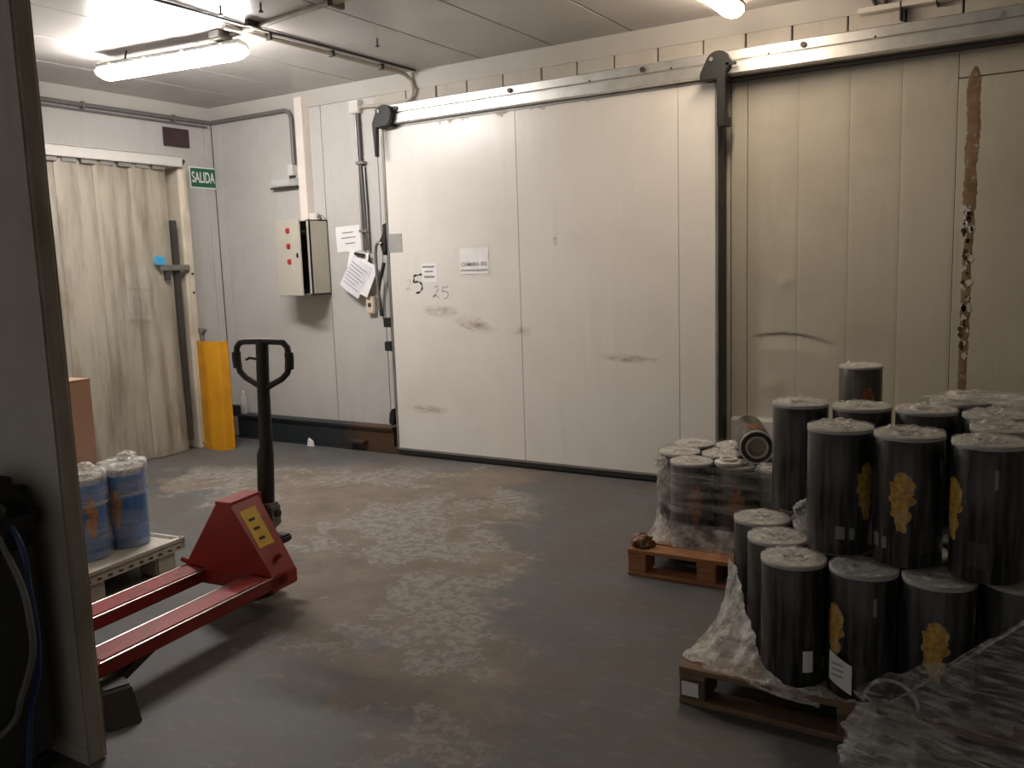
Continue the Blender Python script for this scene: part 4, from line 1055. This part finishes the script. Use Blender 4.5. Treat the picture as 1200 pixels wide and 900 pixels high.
# crumpled film ends on the corner
def crumple(name, c, sx, sy, sz, seed, m, parent, n=20, zmin=-9.0):
    def fn(u, v):
        t = 2*math.pi*u; ph = math.pi*(v*0.98+0.01); p = Vector((math.sin(ph)*math.cos(t), math.sin(ph)*math.sin(t), math.cos(ph)))
        k = 1+0.5*noise.noise(p*2.0+Vector((seed, 0, 0)))+0.16*noise.noise(p*5+Vector((0, seed, 0)))
        return (c[0]+p.x*sx*k, c[1]+p.y*sy*k, max(zmin, c[2]+p.z*sz*k))
    return MB().grid(fn, n*2, n, True).build(name, m, parent, smooth='all')
crumple('film_fold', (-1.12, 4.14, PT+RH+0.02), 0.075, 0.05, 0.022, 2.0, M['film_top'], pw, zmin=PT+RH+0.004)
crumple('film_fold', (-1.745, 4.27, PT+RH-0.03), 0.03, 0.035, 0.035, 4.0, M['film_top'], pw)
crumple('film_fold', (-1.715, 4.225, PT+RH-0.12), 0.022, 0.05, 0.09, 6.0, M['film_wrap'], pw)
M['bag_rust'] = mat_gold('rust brown bag', (0.23, 0.09, 0.04), (0.09, 0.04, 0.025), (0.34, 0.25, 0.16))
o = thing('crumpled_bag', 'rust-brown crumpled printed bag on the corner of the orange pallet', 'bag', (-1.755, 4.045, PT))
crumple('bag_film', (0, 0, 0.028), 0.055, 0.046, 0.042, 9.0, M['bag_rust'], o, zmin=0.0)

# torn skirt of film at the corner of the big pallet
sk = thing('torn_film_skirt', 'milky torn film skirt pulled from the lower black rolls to the pallet corner', 'plastic wrap', (0, 0, 0))
top = [Vector(p) for p in ((-0.98, 3.60, 0.40), (-1.075, 3.42, 0.43), (-1.06, 3.33, 0.40), (-0.965, 3.16, 0.36), (-0.93, 3.08, 0.31), (-0.855, 2.95, 0.25), (-0.80, 2.88, 0.19), (-0.72, 2.845, 0.16), (-0.60, 2.855, 0.15))]
bot = [Vector(p) for p in ((-1.11, 3.75, 0.145), (-1.115, 3.5, 0.145), (-1.118, 3.25, 0.144), (-1.115, 3.05, 0.144), (-1.108, 2.92, 0.145), (-1.0, 2.862, 0.144), (-0.88, 2.850, 0.138), (-0.76, 2.844, 0.125), (-0.62, 2.842, 0.11))]
def poly(pts, u):
    k = u*(len(pts)-1); i = min(int(k), len(pts)-2); f = k-i; return pts[i]*(1-f)+pts[i+1]*f
def skf(u, v):
    p = poly(top, u)*(1-v)+poly(bot, u)*v
    p.z -= 0.06*math.sin(math.pi*v)*(1-u*0.6)
    p.z = max(p.z, 0.1445 if p.y > 2.852 else 0.10)
    n_ = 0.012*noise.noise((u*22, v*2.5, 1))+0.008*noise.noise((u*8, v*8, 3))
    return (p.x-n_, p.y-n_*0.6, p.z+abs(n_)*1.1)
MB().grid(skf, 70, 30).build('film_sheet', M['film_skirt'], sk, smooth='all')

# big loose film gathered over the front of the pallet
M['film_fan'] = film('loose gathered film', lo=0.10, hi=0.66, stretch=(2.0, 2.0, 16), scale=3.4, rough=0.22)
lf = thing('loose_film', 'large loose sheet of clear film gathered over the pallet front and trailing to the floor', 'plastic wrap', (0, 0, 0))
bunch = Vector((-0.42, 2.855, 0.155))
edge = [Vector(p) for p in ((-0.50, 2.835, 0.20), (-0.40, 2.845, 0.28), (-0.22, 2.845, 0.37), (-0.04, 2.835, 0.53), (0.10, 2.82, 0.66), (0.16, 2.78, 0.42), (0.16, 2.74, 0.22), (0.14, 2.72, 0.06), (-0.05, 2.80, 0.05), (-0.25, 2.83, 0.03))]
def fan(u, v):
    e = poly(edge, u); p = bunch*(1-v)+e*v
    pl = 0.014*math.sin(u*75+2*noise.noise((u*9, v*2, 0)))*(0.25+v)*(1-0.5*v)
    pl += 0.022*noise.noise((u*11, v*3.5, 4))*v
    return (p.x, p.y-0.03*math.sin(math.pi*v)-abs(pl)*1.0-0.006, max(0.006, p.z+pl*0.6))
MB().grid(fan, 170, 36).build('film_fan', M['film_fan'], lf, smooth='all')
# flat film lying over the deck between rolls and front
FRONT = [(p[0], p[1]) for p in low[:6]]
def deckf(u, v):
    x = -0.80+0.75*u; yb = 2.95
    for cx_, cy_ in FRONT:
        if abs(x-cx_) < 0.117: yb = min(yb, cy_-math.sqrt(0.117**2-(x-cx_)**2))
    y = 2.850+(yb-2.850)*v
    return (x, y, 0.1435+0.02*abs(noise.noise((u*14, v*3, 8)))+(0.03*v*v)*abs(noise.noise((u*6, 2, 2))))
MB().grid(deckf, 60, 12).build('deck_film', M['film_skirt'], lf, smooth='all')
# trailing tail
def tail(u, v):
    c = Vector((-0.40, 2.812, 0.17))*(1-v)+Vector((-0.375, 2.76, 0.012))*v
    t = 2*math.pi*u; w = 0.045+0.05*v
    k = 1+0.6*noise.noise((math.cos(t)*2.2, math.sin(t)*2.2, v*3))+0.25*math.sin(t*7+v*3)
    return (c.x+w*1.4*k*math.cos(t), c.y+w*0.45*k*math.sin(t), max(0.004, c.z+0.015*noise.noise((u*9, v*4, 2))))
MB().grid(tail, 56, 26, True).build('film_tail', M['film_fan'], lf, smooth='all')
def spill(u, v):
    x = -0.52+0.52*u; y = 2.84-0.16*v*(0.5+0.5*math.sin(u*4+0.6))
    return (x, y-0.02*noise.noise((u*9, 0, 3)), max(0.004, 0.10*(1-v)**2+0.03*abs(noise.noise((u*10, v*5, 3)))))
MB().grid(spill, 50, 16).build('floor_film', M['film_fan'], lf, smooth='all')
# stiff loop of film edge standing up
lp = [(-0.47+0.09*(1-math.cos(math.pi*i/14))/1.0*0.9, 2.842, 0.17+0.085*math.sin(math.pi*i/14)) for i in range(15)]
MB().tube(lp, 0.006, 6).build('film_loop', M['film_skirt'], lf, smooth=True)
# crumpled film in the gap between tiers
o = thing('film_wad', 'wad of crumpled clear film squeezed between the two tiers of black rolls', 'plastic wrap', (-0.765, 3.305, PT+RH+0.002))
crumple('wad_film', (0, 0, 0.05), 0.06, 0.05, 0.06, 3.3, M['film_top'], o, zmin=0.0)
o = thing('film_wad', 'crumpled film lying over the rearmost roll tops by the wall', 'plastic wrap', (-0.16, 3.83, PT+2*RH+0.014))
crumple('wad_film', (0, 0, 0.012), 0.22, 0.10, 0.022, 5.1, M['film_top'], o, zmin=0.0)

# ================================================================== LEFT LOAD
tp = thing('plastic_pallet', 'dirty white plastic pallet carrying the blue rolls and the carton', 'pallet', (-4.03, 3.005, 0), R_(7))
W_, D_ = 0.85, 1.15
mb = MB().box(-W_, 0, -D_, 0, 0.145, 0.165)
mb.build('deck', M['tray'], tp, bevel=0.004)
for a in ((-W_, 0, -0.03, 0), (-W_, 0, -D_, -D_+0.03), (-W_, -W_+0.03, -D_, 0)):
    MB().box(a[0], a[1], a[2], a[3], 0.120, 0.178).build('rim', M['tray'], tp, bevel=0.006)
for xx in (-W_+0.02, -W_/2-0.07, -0.17):
    for yy in (-D_+0.02, -D_/2-0.07, -0.18):
        MB().box(xx, xx+0.14, yy, yy+0.14, 0.0, 0.146).build('foot', M['tray'], tp, bevel=0.012)
mb = MB().box(-0.03, 0, -D_, 0, 0.138, 0.178).box(-0.03, 0, -D_, 0, 0.114, 0.122)
yy = 0.0
while yy > -D_+0.04:          # uprights between the open slots
    mb.box(-0.03, 0, yy-0.034, yy, 0.121, 0.139); yy -= 0.064
mb.build('slotted_rim', M['tray'], tp)
GB = 'blue film rolls on the plastic pallet'
roll(RBL, (-4.245, 2.812, 0.1655), tocam(-4.245, 2.83)-28, 'blue film roll in clear wrap at the far corner of the plastic pallet', GB)
roll(RBL, (-4.235, 2.566, 0.1655), tocam(-4.235, 2.59)+18, 'blue film roll in clear wrap beside the partition, emblem facing out', GB)
def clear_bag(label, x, y, side, seed, neck):
    bg = thing('clear_bag', label, 'plastic wrap', (x, y, 0.1655), 0, 'clear bags over the blue rolls')
    def bagf(u, v):
        t = 2*math.pi*u; r = 0.1235+0.005*noise.noise((math.cos(t)*3+seed, math.sin(t)*3, v*3))
        if v > 0.85: r *= 1-(v-0.85)/0.15*0.75
        py = r*math.sin(t); py = max(py, -0.119) if side > 0 else min(py, 0.119)      # the bags press flat against each other
        return (r*math.cos(t), py, 0.002+0.458*min(1, v/0.85)+0.03*abs(noise.noise((math.cos(t)*4, math.sin(t)*4, 2+seed)))*max(0, v-.6)*2.5)
    o = MB().grid(bagf, 48, 30, True).build('bag_film', M['film_wrap'], bg, smooth='all')
    o.data.materials.append(M['film_top'])
    for p in o.data.polygons:
        if p.center.z > 0.40: p.material_index = 1
    crumple('bag_neck', neck, 0.06, 0.045, 0.022, 1.4+seed, M['film_top'], bg)
clear_bag('loose clear bag over the blue roll at the far corner of the plastic pallet', -4.245, 2.812, 1, 0.0, (-0.03, 0.05, 0.478))
clear_bag('loose clear bag over the blue roll beside the partition', -4.235, 2.566, -1, 5.0, (0.0, 0.02, 0.474))
cb = thing('cardboard_box', 'tall brown cardboard carton standing behind the blue rolls', 'box', (-4.47, 2.82, 0.1655), R_(6))
MB().box(-0.33, 0, -0.55, 0.0, 0.0, 0.895).build('carton_body', M['carton'], cb, bevel=0.004)
MB().box(-0.33, -0.167, -0.55, 0.0, 0.894, 0.899).build('flap', M['carton'], cb)
MB().box(-0.163, 0.0, -0.55, 0.0, 0.894, 0.90).build('flap', M['carton'], cb)

# ================================================================== DARK MACHINE IN FRONT OF THE PARTITION
mc = thing('floor_machine', 'dark machine housing pushed against the partition in deep shade', 'machine', (-2.86, 1.33, 0))
MB().box(-0.30, 0.13, -0.20, 0.17, 0.06, 0.80).build('housing', M['machine'], mc, bevel=0.03)
MB().box(-0.28, 0.16, -0.15, 0.19, 0.78, 0.93).build('padded_top', M['glove_dark'], mc, bevel=0.05)
crumple('cover_cloth', (-0.02, 0.05, 0.90), 0.18, 0.12, 0.10, 7.7, M['glove_dark'], mc)
for xx in (-0.22, 0.08):
    for yy in (-0.14, 0.12):
        MB().cyl((xx-0.02, yy, 0.035), (xx+0.02, yy, 0.035), 0.035, 16).build('castor', M['seal'], mc, smooth=True)
def curve(pts, n=10):
    pts = [Vector(p) for p in pts]; out = []
    for i in range(len(pts)-1):
        p0 = pts[max(i-1, 0)]; p1 = pts[i]; p2 = pts[i+1]; p3 = pts[min(i+2, len(pts)-1)]
        for k in range(n):
            t = k/n; out.append(0.5*((2*p1)+(p2-p0)*t+(2*p0-5*p1+4*p2-p3)*t*t+(3*p1-p0-3*p2+p3)*t**3))
    return out+[pts[-1]]
pipe('blue_hose', 'thin blue hose looping down in front of the dark machine', curve([(-2.74, 1.40, 0.88), (-2.66, 1.40, 0.80), (-2.64, 1.40, 0.66), (-2.625, 1.40, 0.53), (-2.65, 1.40, 0.38), (-2.695, 1.39, 0.25), (-2.70, 1.36, 0.012)]), 0.010, M['hose_blue'], 'hose')
pipe('grey_hose', 'thin grey hose hanging in a loop beside the blue one', curve([(-2.73, 1.36, 0.86), (-2.62, 1.365, 0.70), (-2.59, 1.365, 0.58), (-2.60, 1.365, 0.47), (-2.66, 1.35, 0.33), (-2.72, 1.33, 0.22), (-2.76, 1.12, 0.12), (-2.85, 1.02, 0.012)]), 0.010, M['hose_grey'], 'hose')
print('objects', len(bpy.data.objects))
